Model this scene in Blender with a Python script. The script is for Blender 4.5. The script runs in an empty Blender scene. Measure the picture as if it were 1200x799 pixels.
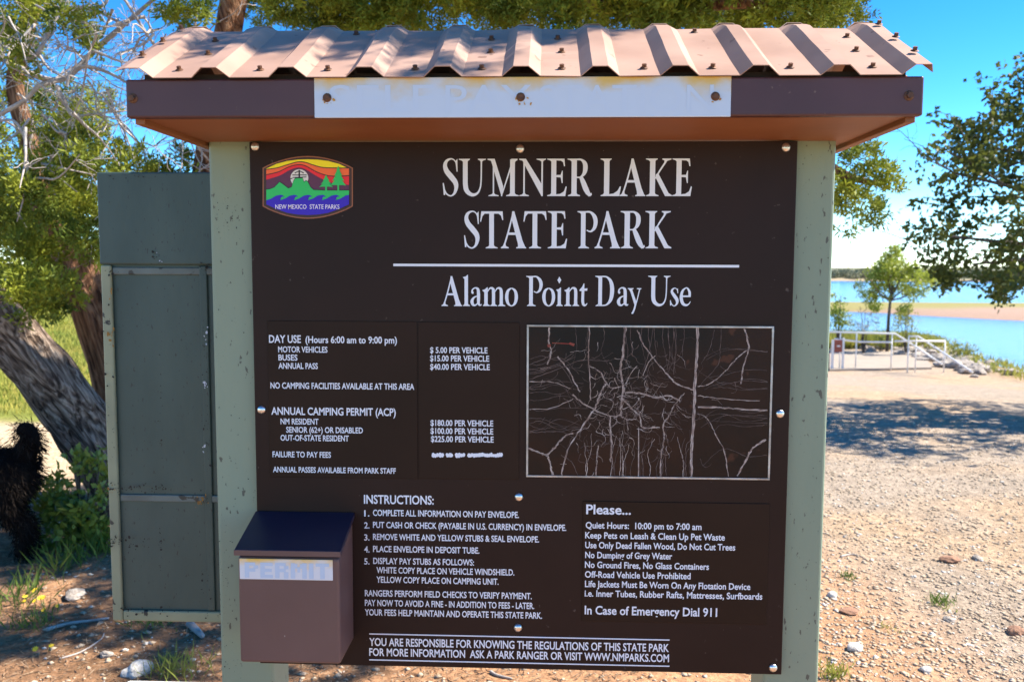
import bpy, math, random
import numpy as np
from mathutils import Vector, Matrix, noise as mnoise

R_ = math.radians
scene = bpy.context.scene
col = scene.collection

# ------------------------------------------------------------------ camera
F_PX, PITCH, YAW, ROLL, CX, CZ, CD = 1026.154, 0.0835383, -0.0390884, 0.0039739, 0.060823, 1.6, 1.975669
_fwd = np.array([math.sin(YAW) * math.cos(PITCH), math.cos(YAW) * math.cos(PITCH), -math.sin(PITCH)])
_r = np.array([math.cos(YAW), -math.sin(YAW), 0.0])
_u = np.cross(_r, _fwd)
CR = _r * math.cos(ROLL) + _u * math.sin(ROLL)
CU = -_r * math.sin(ROLL) + _u * math.cos(ROLL)
cam_data = bpy.data.cameras.new("camera")
cam = bpy.data.objects.new("camera", cam_data)
col.objects.link(cam)
M = Matrix(((CR[0], CU[0], -_fwd[0], CX), (CR[1], CU[1], -_fwd[1], -CD), (CR[2], CU[2], -_fwd[2], CZ), (0, 0, 0, 1)))
cam.matrix_world = M
cam_data.sensor_width = 36.0
cam_data.lens = F_PX / 1200.0 * 36.0
cam_data.clip_start, cam_data.clip_end = 0.05, 6000.0
cam_data.dof.use_dof = True
cam_data.dof.focus_distance = 1.93
cam_data.dof.aperture_fstop = 6.5
scene.camera = cam

# ------------------------------------------------------------------ world, sun, exposure
SUN_EL, SUN_AZ = R_(48.0), R_(81.0)          # azimuth clockwise from +y (the view direction) towards +x
world = bpy.data.worlds.new("World")
scene.world = world
world.use_nodes = True
nt = world.node_tree
sky = nt.nodes.new("ShaderNodeTexSky")
sky.sky_type = 'NISHITA'
sky.sun_disc = False
sky.sun_elevation = SUN_EL
sky.sun_rotation = SUN_AZ
sky.altitude = 1300.0
sky.air_density = 0.75
sky.dust_density = 0.0
sky.ozone_density = 1.6
hs = nt.nodes.new("ShaderNodeHueSaturation")
hs.inputs['Saturation'].default_value = 1.36
hs.inputs['Hue'].default_value = 0.493
nt.links.new(sky.outputs[0], hs.inputs['Color'])
bg = nt.nodes['Background']
gm = nt.nodes.new("ShaderNodeGamma")
gm.inputs['Gamma'].default_value = 1.25
nt.links.new(hs.outputs[0], gm.inputs[0])
nt.links.new(gm.outputs[0], bg.inputs[0])
bg.inputs[1].default_value = 0.075
sun_d = bpy.data.lights.new("sun", 'SUN')
sun_d.energy = 4.4
sun_d.angle = R_(0.5)
sun_d.color = (1.0, 0.92, 0.80)
sun = bpy.data.objects.new("sun", sun_d)
col.objects.link(sun)
SDIR = Vector((math.sin(SUN_AZ) * math.cos(SUN_EL), math.cos(SUN_AZ) * math.cos(SUN_EL), math.sin(SUN_EL)))
sun.rotation_euler = SDIR.to_track_quat('Z', 'Y').to_euler()
scene.view_settings.view_transform = 'Standard'
scene.view_settings.look = 'None'
scene.view_settings.exposure = 1.62
scene.view_settings.gamma = 1.0
scene.view_settings.use_curve_mapping = False
scene.render.engine = 'CYCLES'
scene.cycles.use_denoising = True
scene.cycles.max_bounces = 6

# ------------------------------------------------------------------ helpers
def ray(u, v):
    return CR * ((u - 600) / F_PX) + CU * ((399.5 - v) / F_PX) + _fwd

def at(u, v, y):
    """world point seen at photo pixel (u, v) lying in the vertical plane y = const"""
    d = ray(u, v)
    t = (y + CD) / d[1]
    return (CX + d[0] * t, y, CZ + d[2] * t)

OFF = {}
class MB:
    def __init__(s):
        s.v, s.f, s.m = [], [], []
    def add(s, vs, fs, m=0):
        o = len(s.v)
        s.v += [tuple(p) for p in vs]
        s.f += [tuple(i + o for i in f) for f in fs]
        s.m += [m] * len(fs)
        return s
    def box(s, x0, x1, y0, y1, z0, z1, m=0):
        return s.add([(x0, y0, z0), (x1, y0, z0), (x1, y1, z0), (x0, y1, z0), (x0, y0, z1), (x1, y0, z1), (x1, y1, z1), (x0, y1, z1)],
                     [(0, 3, 2, 1), (4, 5, 6, 7), (0, 1, 5, 4), (1, 2, 6, 5), (2, 3, 7, 6), (3, 0, 4, 7)], m)
    def prism(s, prof, x0, x1, m=0):
        """profile of (y, z) points extruded along x"""
        n = len(prof)
        vs = [(x0, a, b) for a, b in prof] + [(x1, a, b) for a, b in prof]
        fs = [tuple(range(n)), tuple(range(2 * n - 1, n - 1, -1))]
        for i in range(n):
            j = (i + 1) % n
            fs.append((i, i + n, j + n, j))
        return s.add(vs, fs, m)
    def sheet(s, pts, y, t, m=0):
        """outline of (x, z) points facing -y, with a thin edge of thickness t"""
        n = len(pts)
        vs = [(p[0], y, p[1]) for p in pts] + [(p[0], y + t, p[1]) for p in pts]
        fs = [tuple(range(n))]
        for i in range(n):
            j = (i + 1) % n
            fs.append((j, i, i + n, j + n))
        return s.add(vs, fs, m)
    def tube(s, pts, rad, n=8, m=0, rough=0.0, seed=0, caps=True):
        pts = [Vector(p) for p in pts]
        vs, fs = [], []
        prev = None
        for i, p in enumerate(pts):
            d = (pts[min(i + 1, len(pts) - 1)] - pts[max(i - 1, 0)])
            if d.length < 1e-9: d = Vector((0, 0, 1))
            d.normalize()
            if prev is None:
                a = Vector((0, 0, 1)) if abs(d.z) < 0.9 else Vector((1, 0, 0))
                e = d.cross(a).normalized()
            else:
                e = (prev - d * prev.dot(d)).normalized()
            prev = e
            g = d.cross(e)
            r = rad[i] if hasattr(rad, '__len__') else rad
            for k in range(n):
                w = 2 * math.pi * k / n
                rr = r
                if rough:
                    rr *= 1 + rough * mnoise.noise(Vector((k * 1.7 % n + seed * 3.1, i * 0.11, seed + math.cos(w) * 1.3)))
                vs.append(p + (e * math.cos(w) + g * math.sin(w)) * rr)
        for i in range(len(pts) - 1):
            for k in range(n):
                j = (k + 1) % n
                fs.append((i * n + k, i * n + j, (i + 1) * n + j, (i + 1) * n + k))
        if caps:
            fs.append(tuple(range(n - 1, -1, -1)))
            b = (len(pts) - 1) * n
            fs.append(tuple(range(b, b + n)))
        return s.add(vs, fs, m)
    def dome(s, c, r, axis=(0, -1, 0), h=0.55, n=14, m=0):
        a = Vector(axis).normalized()
        e = a.orthogonal().normalized(); g = a.cross(e)
        rings = [(1.0, 0.0), (1.0, 0.12), (0.93, 0.42), (0.75, 0.72), (0.45, 0.93)]
        vs, fs = [], []
        c = Vector(c)
        for q, hh in rings:
            for k in range(n):
                w = 2 * math.pi * k / n
                vs.append(c + (e * math.cos(w) + g * math.sin(w)) * r * q + a * (hh * r * h))
        vs.append(c + a * r * h)
        for i in range(len(rings) - 1):
            for k in range(n):
                j = (k + 1) % n
                fs.append((i * n + k, i * n + j, (i + 1) * n + j, (i + 1) * n + k))
        b = (len(rings) - 1) * n
        for k in range(n):
            fs.append((b + k, b + (k + 1) % n, len(vs) - 1))
        return s.add(vs, fs, m)
    def build(s, name, mats, parent=None, smooth=False, bevel=0.0, seg=2, loc=None):
        me = bpy.data.meshes.new(name)
        off = Vector(loc) if loc is not None else (OFF.get(parent.name, Vector((0, 0, 0))) if parent else Vector((0, 0, 0)))
        me.from_pydata([(p[0] - off.x, p[1] - off.y, p[2] - off.z) for p in s.v], [], s.f)
        mats = mats if isinstance(mats, (list, tuple)) else [mats]
        for mm in mats: me.materials.append(mm)
        if len(mats) > 1: me.polygons.foreach_set('material_index', s.m)
        if smooth: me.polygons.foreach_set('use_smooth', [True] * len(me.polygons))
        me.update()
        return finish(name, me, parent, bevel, seg, off, loc)

def finish(name, me, parent, bevel=0, seg=2, off=None, loc=None):
    o = bpy.data.objects.new(name, me)
    col.objects.link(o)
    if parent: o.parent = parent
    if loc is not None and not parent: o.location = loc
    OFF[o.name] = off if off is not None else Vector((0, 0, 0))
    if bevel:
        b = o.modifiers.new("bevel", 'BEVEL')
        b.width, b.segments, b.limit_method, b.angle_limit = bevel, seg, 'ANGLE', R_(35)
    return o

def np_obj(name, V, F, mat, parent=None, loc=None, smooth=False):
    """fast mesh from arrays; F has 3 or 4 columns"""
    off = np.array(loc) if loc is not None else (np.array(OFF.get(parent.name, (0, 0, 0))) if parent else np.zeros(3))
    V = np.asarray(V, float) - off
    me = bpy.data.meshes.new(name)
    n, k = F.shape
    me.vertices.add(len(V)); me.vertices.foreach_set('co', V.astype(np.float32).ravel())
    me.loops.add(n * k); me.loops.foreach_set('vertex_index', F.astype(np.int32).ravel())
    me.polygons.add(n)
    me.polygons.foreach_set('loop_start', np.arange(0, n * k, k, dtype=np.int32))
    me.polygons.foreach_set('loop_total', np.full(n, k, dtype=np.int32))
    if smooth: me.polygons.foreach_set('use_smooth', np.ones(n, dtype=bool))
    me.update(calc_edges=True)
    me.materials.append(mat)
    return finish(name, me, parent, off=Vector(off), loc=loc)

def empty(name, loc):
    o = bpy.data.objects.new(name, None)
    o.location = loc
    o.empty_display_size = 0.1
    col.objects.link(o)
    OFF[o.name] = Vector(loc)
    return o

def tag(o, label=None, cat=None, group=None, kind=None):
    if label: o['label'] = label
    if cat: o['category'] = cat
    if group: o['group'] = group
    if kind: o['kind'] = kind
    return o

def copy_tree(o, parent=None):
    c = o.copy(); col.objects.link(c)
    if parent: c.parent = parent
    for ch in o.children: copy_tree(ch, c)
    return c

# ------------------------------------------------------------------ materials
def srgb(r, g, b):
    f = lambda c: (c / 255 / 12.92) if c <= 10 else ((c / 255 + 0.055) / 1.055) ** 2.4
    return (f(r), f(g), f(b))

def mat(name, c1, c2=None, scale=8.0, rough=0.6, bump=0.0, bscale=None, spec=0.5, metal=0.0, c3=None, speck=0.0, sscale=60.0,
        trans=0.0, stretch=None, lo=0.35, hi=0.65, rvar=0.0, coat=0.0):
    m = bpy.data.materials.new(name); m.use_nodes = True
    t = m.node_tree; N, L = t.nodes, t.links
    p = N['Principled BSDF']
    p.inputs['Roughness'].default_value = rough
    p.inputs['Specular IOR Level'].default_value = spec
    p.inputs['Metallic'].default_value = metal
    if coat: p.inputs['Coat Weight'].default_value = coat
    tc = N.new('ShaderNodeTexCoord')
    vec = tc.outputs['Object']
    if stretch:
        mp = N.new('ShaderNodeMapping'); mp.inputs['Scale'].default_value = stretch
        L.new(vec, mp.inputs[0]); vec = mp.outputs[0]
    out = None
    if c2 is not None:
        n = N.new('ShaderNodeTexNoise'); n.inputs['Scale'].default_value = scale; n.inputs['Detail'].default_value = 6
        L.new(vec, n.inputs['Vector'])
        mr = N.new('ShaderNodeMapRange'); mr.inputs['From Min'].default_value = lo; mr.inputs['From Max'].default_value = hi
        L.new(n.outputs[0], mr.inputs[0])
        mx = N.new('ShaderNodeMix'); mx.data_type = 'RGBA'
        L.new(mr.outputs[0], mx.inputs[0])
        mx.inputs[6].default_value = (*c1, 1); mx.inputs[7].default_value = (*c2, 1)
        out = mx.outputs[2]
        if rvar:
            ma = N.new('ShaderNodeMath'); ma.operation = 'MULTIPLY_ADD'
            L.new(n.outputs[0], ma.inputs[0]); ma.inputs[1].default_value = rvar; ma.inputs[2].default_value = rough - rvar / 2
            L.new(ma.outputs[0], p.inputs['Roughness'])
    if c3 is not None:
        n2 = N.new('ShaderNodeTexNoise'); n2.inputs['Scale'].default_value = sscale; n2.inputs['Detail'].default_value = 3
        L.new(vec, n2.inputs['Vector'])
        mr = N.new('ShaderNodeMapRange'); mr.inputs['From Min'].default_value = 1 - speck; mr.inputs['From Max'].default_value = 1 - speck + 0.03
        L.new(n2.outputs[0], mr.inputs[0])
        mx = N.new('ShaderNodeMix'); mx.data_type = 'RGBA'
        L.new(mr.outputs[0], mx.inputs[0])
        if out: L.new(out, mx.inputs[6])
        else: mx.inputs[6].default_value = (*c1, 1)
        mx.inputs[7].default_value = (*c3, 1)
        out = mx.outputs[2]
    if out: L.new(out, p.inputs['Base Color'])
    else: p.inputs['Base Color'].default_value = (*c1, 1)
    if bump:
        nb = N.new('ShaderNodeTexNoise'); nb.inputs['Scale'].default_value = bscale or scale * 3; nb.inputs['Detail'].default_value = 5
        L.new(vec, nb.inputs['Vector'])
        b = N.new('ShaderNodeBump'); b.inputs['Strength'].default_value = bump; b.inputs['Distance'].default_value = 0.01
        L.new(nb.outputs[0], b.inputs['Height']); L.new(b.outputs[0], p.inputs['Normal'])
    if trans:
        tr = N.new('ShaderNodeBsdfTranslucent')
        ad = N.new('ShaderNodeMixShader'); ad.inputs[0].default_value = trans
        if out:
            L.new(out, tr.inputs[0])
        else: tr.inputs[0].default_value = (*c1, 1)
        L.new(p.outputs[0], ad.inputs[1]); L.new(tr.outputs[0], ad.inputs[2])
        L.new(ad.outputs[0], N['Material Output'].inputs[0])
    return m

MAT = dict(
    board=mat("dark_brown_board", (0.021, 0.0108, 0.0086), (0.027, 0.0142, 0.0112), 3, 0.42, 0.02, 40, spec=0.14, c3=(0.08, 0.06, 0.05), speck=0.27, sscale=55, rvar=0.1),
    plate=mat("brown_plate", (0.020, 0.0098, 0.0062), (0.026, 0.013, 0.0085), 4, 0.45, 0.02, 40, spec=0.14, rvar=0.1),
    letter=mat("white_letter", (0.75, 0.80, 0.87), rough=0.55),
    small_letter=mat("small_white_letter", (0.75, 0.79, 0.86), rough=0.55),
    post=mat("green_painted_post", (0.205, 0.265, 0.185), (0.255, 0.305, 0.21), 2.2, 0.55, 0.08, 60, c3=(0.09, 0.095, 0.07), speck=0.335, sscale=75, stretch=(1, 1, 0.5)),
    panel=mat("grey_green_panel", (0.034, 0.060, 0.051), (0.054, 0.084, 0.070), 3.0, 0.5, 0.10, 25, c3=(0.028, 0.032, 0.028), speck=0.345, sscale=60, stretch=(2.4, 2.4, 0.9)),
    stile=mat("worn_green_stile", (0.31, 0.325, 0.20), (0.22, 0.235, 0.15), 5.0, 0.55, 0.1, 40, c3=(0.03, 0.03, 0.025), speck=0.36, sscale=30),
    crossbar=mat("rubbed_crossbar", (0.13, 0.16, 0.145), (0.085, 0.10, 0.09), 9, 0.5, 0.1, 40, c3=(0.03, 0.03, 0.025), speck=0.36, sscale=30),
    roof=mat("faded_brown_roof_metal", (0.325, 0.20, 0.148), (0.42, 0.27, 0.205), 5.0, 0.55, 0.03, 18, spec=0.2, c3=(0.25, 0.15, 0.11), speck=0.31, sscale=30, rvar=0.15),
    fascia=mat("brown_fascia", (0.068, 0.023, 0.022), (0.086, 0.031, 0.030), 4, 0.45, 0.03, 30, c3=(0.16, 0.09, 0.06), speck=0.27, sscale=50),
    soffit=mat("rusty_brown_soffit", (0.20, 0.075, 0.026), (0.26, 0.10, 0.038), 3, 0.6, 0.05, 20),
    dark=mat("rib_opening_shade", (0.05, 0.035, 0.025), (0.035, 0.025, 0.02), 8, 0.9),  # near-black colour standing in for the shade under the roof ribs
    rust=mat("rusty_bolt", (0.16, 0.065, 0.025), (0.08, 0.04, 0.025), 90, 0.6, 0.2, 200, metal=0.3),
    dome=mat("galvanised_bolt", (0.75, 0.75, 0.74), (0.62, 0.62, 0.60), 60, 0.28, metal=0.9),
    box=mat("mauve_brown_box", (0.122, 0.066, 0.058), (0.142, 0.078, 0.069), 5, 0.5, 0.03, 40, c3=(0.35, 0.30, 0.28), speck=0.24, sscale=60),
    lid=mat("dark_blue_lid", (0.022, 0.016, 0.036), (0.028, 0.020, 0.042), 5, 0.36, 0.02, 40, spec=0.5),
    white_paint=mat("white_pipe_paint", (0.80, 0.80, 0.78), (0.72, 0.71, 0.67), 6, 0.45),
    concrete=mat("pale_concrete", (0.33, 0.275, 0.215), (0.28, 0.235, 0.185), 3, 0.9, 0.2, 20),
    ghost=mat("ghost_lettering", (0.575, 0.65, 0.73), rough=0.5),
    ghost_blue=mat("faded_blue_lettering", (0.52, 0.62, 0.74), rough=0.5),
    aluminium=mat("map_frame_metal", (0.50, 0.50, 0.50), (0.30, 0.29, 0.28), 30, 0.4, 0.1, 90, metal=0.6),
)

def stain_mat(name, base, stain, x_scale, top=0.5):
    """white plate with rust-yellow stains that run down from its top edge"""
    m = bpy.data.materials.new(name); m.use_nodes = True
    N, L = m.node_tree.nodes, m.node_tree.links
    p = N['Principled BSDF']; p.inputs['Roughness'].default_value = 0.45
    tc = N.new('ShaderNodeTexCoord')
    sp = N.new('ShaderNodeSeparateXYZ'); L.new(tc.outputs['Generated'], sp.inputs[0])
    mp = N.new('ShaderNodeMapping'); mp.inputs['Scale'].default_value = (x_scale, 1, 1.2)
    L.new(tc.outputs['Generated'], mp.inputs[0])
    n = N.new('ShaderNodeTexNoise'); n.inputs['Scale'].default_value = 1.0; n.inputs['Detail'].default_value = 4
    L.new(mp.outputs[0], n.inputs['Vector'])
    a = N.new('ShaderNodeMath'); a.operation = 'MULTIPLY_ADD'
    L.new(n.outputs[0], a.inputs[0]); a.inputs[1].default_value = 1.5; a.inputs[2].default_value = -0.75 - top
    b = N.new('ShaderNodeMath'); b.operation = 'ADD'
    L.new(a.outputs[0], b.inputs[0]); L.new(sp.outputs['Z'], b.inputs[1])
    mr = N.new('ShaderNodeMapRange'); mr.inputs['From Min'].default_value = 0.12; mr.inputs['From Max'].default_value = 0.75
    mr.interpolation_type = 'SMOOTHSTEP'
    L.new(b.outputs[0], mr.inputs[0])
    mx = N.new('ShaderNodeMix'); mx.data_type = 'RGBA'
    L.new(mr.outputs[0], mx.inputs[0]); mx.inputs[6].default_value = (*base, 1); mx.inputs[7].default_value = (*stain, 1)
    L.new(mx.outputs[2], p.inputs['Base Color'])
    return m
MAT['name_plate'] = stain_mat("stained_white_plate", (0.58, 0.65, 0.72), (0.70, 0.46, 0.10), 9, 0.43)
MAT['permit_plate'] = stain_mat("stained_permit_plate", (0.70, 0.72, 0.74), (0.85, 0.52, 0.06), 3, 0.42)

# ------------------------------------------------------------------ lettering
# plain lettering: built-in font, one text per line, turned into mesh and fitted to its place on the board
def L_(s, u0, u1, v, cap, bold=0.02): return (s, u0, u1, v, cap, bold)
TEXT = {
 'fees': [
  L_("DAY USE", 315.3, 352.7, 401.5, 8.6), L_("(Hours 6:00 am to 9:00 pm)", 358, 465.2, 402, 7.6),
  L_("MOTOR VEHICLES", 326, 383.8, 412.8, 6.6), L_("BUSES", 326.3, 348.6, 422.2, 6.6), L_("ANNUAL PASS", 326.3, 372.5, 432, 6.6),
  L_("NO CAMPING FACILITIES AVAILABLE AT THIS AREA", 317, 485.5, 455.7, 6.8),
  L_("ANNUAL CAMPING PERMIT (ACP)", 318, 463.8, 486.3, 8.4),
  L_("NM RESIDENT", 328.8, 373.3, 497, 6.5), L_("SENIOR (62+) OR DISABLED", 335.4, 425.3, 507, 6.5),
  L_("OUT-OF-STATE RESIDENT", 328.8, 408.8, 516.4, 6.5),
  L_("FAILURE TO PAY FEES", 319.4, 387.9, 535.6, 6.4), L_("ANNUAL PASSES AVAILABLE FROM PARK STAFF", 320, 463.8, 553.8, 6.2)],
 'prices': [
  L_("$ 5.00 PER VEHICLE", 504, 571.3, 413.7, 6.6), L_("$15.00 PER VEHICLE", 504, 573.3, 423.3, 6.6), L_("$40.00 PER VEHICLE", 504, 574, 433.2, 6.6),
  L_("$180.00 PER VEHICLE", 504.5, 578, 499, 6.6), L_("$100.00 PER VEHICLE", 504.5, 578, 508.4, 6.6), L_("$225.00 PER VEHICLE", 505, 578.5, 517.8, 6.6)],
 'instructions': [
  L_("INSTRUCTIONS:", 426.5, 508.3, 590.2, 9.8),
  L_("1.", 426.8, 433, 604.6, 6.9), L_("COMPLETE ALL INFORMATION ON PAY ENVELOPE.", 437.1, 608.2, 605.2, 6.9),
  L_("2.", 426.8, 433, 618.7, 6.9), L_("PUT CASH OR CHECK (PAYABLE IN U.S. CURRENCY) IN ENVELOPE.", 437.1, 663.6, 619.8, 6.9),
  L_("3.", 426.8, 433, 632.8, 6.9), L_("REMOVE WHITE AND YELLOW STUBS & SEAL ENVELOPE.", 437.1, 631.8, 633.6, 6.9),
  L_("4.", 426.8, 433, 646.8, 6.9), L_("PLACE ENVELOPE IN DEPOSIT TUBE.", 437.2, 561.8, 647.2, 6.9),
  L_("5.", 426.8, 433, 660.8, 6.9), L_("DISPLAY PAY STUBS AS FOLLOWS:", 437.4, 555.5, 661.2, 6.9),
  L_("WHITE COPY PLACE ON VEHICLE WINDSHIELD.", 441.2, 602.7, 672.4, 6.9),
  L_("YELLOW COPY PLACE ON CAMPING UNIT.", 441.2, 584.3, 683.4, 6.9),
  L_("RANGERS PERFORM FIELD CHECKS TO VERIFY PAYMENT.", 427.6, 623.2, 699.8, 7.0),
  L_("PAY NOW TO AVOID A FINE - IN ADDITION TO FEES - LATER.", 427.6, 626, 711.2, 7.0),
  L_("YOUR FEES HELP MAINTAIN AND OPERATE THIS STATE PARK.", 427.6, 635.2, 722.4, 7.0)],
 'regulations': [
  L_("YOU ARE RESPONSIBLE FOR KNOWING THE REGULATIONS OF THIS STATE PARK", 432.8, 784, 759.6, 8.8),
  L_("FOR MORE INFORMATION  ASK A PARK RANGER OR VISIT WWW.NMPARKS.COM", 432.8, 784, 771.4, 8.6)],
 'rules': [
  L_("Please...", 686.9, 739.3, 602.2, 10.8),
  L_("Quiet Hours:  10:00 pm to 7:00 am", 686.3, 822.1, 619.6, 7.2), L_("Keep Pets on Leash & Clean Up Pet Waste", 685.7, 849.4, 631.6, 7.2),
  L_("Use Only Dead Fallen Wood, Do Not Cut Trees", 685.7, 861.6, 643.2, 7.2), L_("No Dumping of Grey Water", 685.7, 787.7, 654.2, 7.2),
  L_("No Ground Fires, No Glass Containers", 685.4, 830.8, 666, 7.2), L_("Off-Road Vehicle Use Prohibited", 685.4, 809.3, 677.2, 7.2),
  L_("Life Jackets Must Be Worn On Any Flotation Device", 685.4, 879.3, 689, 7.2),
  L_("i.e. Inner Tubes, Rubber Rafts, Mattresses, Surfboards", 685.1, 893.3, 700.2, 7.2),
  L_("In Case of Emergency Dial 911", 685.1, 840.4, 720.6, 9.6)],
 'emblem': [L_("NEW MEXICO  STATE PARKS", 322.6, 397.8, 244.9, 5.0, 0.010)],
 'name': [L_("SELF", 386, 508, 132, 32, 0.0), L_("PAY", 522, 622, 132, 32, 0.0), L_("STATION", 632, 836, 132, 32, 0.0)],
 'cap': [("H", 0, 1, 0, 1, 0.0)],
}
_tmp, BAKED = [], {}
for key, lines in TEXT.items():
    for i, ln in enumerate(lines):
        cu = bpy.data.curves.new("line", 'FONT'); cu.body = ln[0]; cu.resolution_u = 3; cu.offset = ln[5]; cu.fill_mode = 'FRONT'
        o = bpy.data.objects.new("line", cu); col.objects.link(o); _tmp.append((key, i, o))
bpy.context.view_layer.update()
_dg = bpy.context.evaluated_depsgraph_get()
for key, i, o in _tmp:
    me = o.evaluated_get(_dg).to_mesh()
    BAKED[(key, i)] = ([(v.co.x, v.co.y) for v in me.vertices], [tuple(p.vertices) for p in me.polygons])
    o.evaluated_get(_dg).to_mesh_clear()
for key, i, o in _tmp:
    cu = o.data; bpy.data.objects.remove(o); bpy.data.curves.remove(cu)
CAPH = max(p[1] for p in BAKED[('cap', 0)][0])

def lettering(name, key, y, m, parent):
    for i, (s, u0, u1, v, cap, bd) in enumerate(TEXT[key]):
        vs, fs = BAKED[(key, i)]
        xa, xb = min(p[0] for p in vs), max(p[0] for p in vs)
        A, B = at(u0, v, y), at(u1, v, y)
        C = at(u0, v - cap, y)
        base = (A[2] + B[2]) / 2 if abs(A[2] - B[2]) < 0.02 else A[2]
        hz = (C[2] - A[2]) / CAPH
        mb = MB().add([(A[0] + (px - xa) / (xb - xa) * (B[0] - A[0]), y, base + pz * hz) for px, pz in vs], fs)
        mb.build(name, m, parent)

# serif capitals and small letters for the park's name, drawn as pen strokes (x, y, width) and corners, y downwards
def smooth_path(pts, n=7):
    if len(pts) < 3: return pts
    out = []
    for i in range(len(pts) - 1):
        p0, p1, p2, p3 = pts[max(i - 1, 0)], pts[i], pts[i + 1], pts[min(i + 2, len(pts) - 1)]
        for k in range(n):
            t = k / n
            out.append(tuple(0.5 * ((2 * b) + (c - a) * t + (2 * a - 5 * b + 4 * c - d) * t * t + (3 * b - a - 3 * c + d) * t ** 3) for a, b, c, d in zip(p0, p1, p2, p3)))
    out.append(pts[-1])
    return out
def S(*p): return ('s', smooth_path(list(p)))
def P(*p): return ('p', list(p))
def stem(x0, x1, yt, yb, tl=0, tr=0, bl=0, br=0):
    """upright with bracketed serifs reaching tl/tr and bl/br beyond it"""
    h = 10; k = 26
    pts = []
    if tl or tr:
        pts += [(x0 - tl, yt), (x1 + tr, yt), (x1 + tr, yt + h * .7)]
        pts += [(x1 + tr * .3, yt + h * 1.5), (x1, yt + k)]
    else: pts += [(x0, yt), (x1, yt)]
    if bl or br:
        pts += [(x1, yb - k), (x1 + br * .3, yb - h * 1.5), (x1 + br, yb - h * .7), (x1 + br, yb), (x0 - bl, yb), (x0 - bl, yb - h * .7), (x0 - bl * .3, yb - h * 1.5), (x0, yb - k)]
    else: pts += [(x1, yb), (x0, yb)]
    if tl or tr: pts += [(x0, yt + k), (x0 - tl * .3, yt + h * 1.5), (x0 - tl, yt + h * .7)]
    return ('p', pts)
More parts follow.
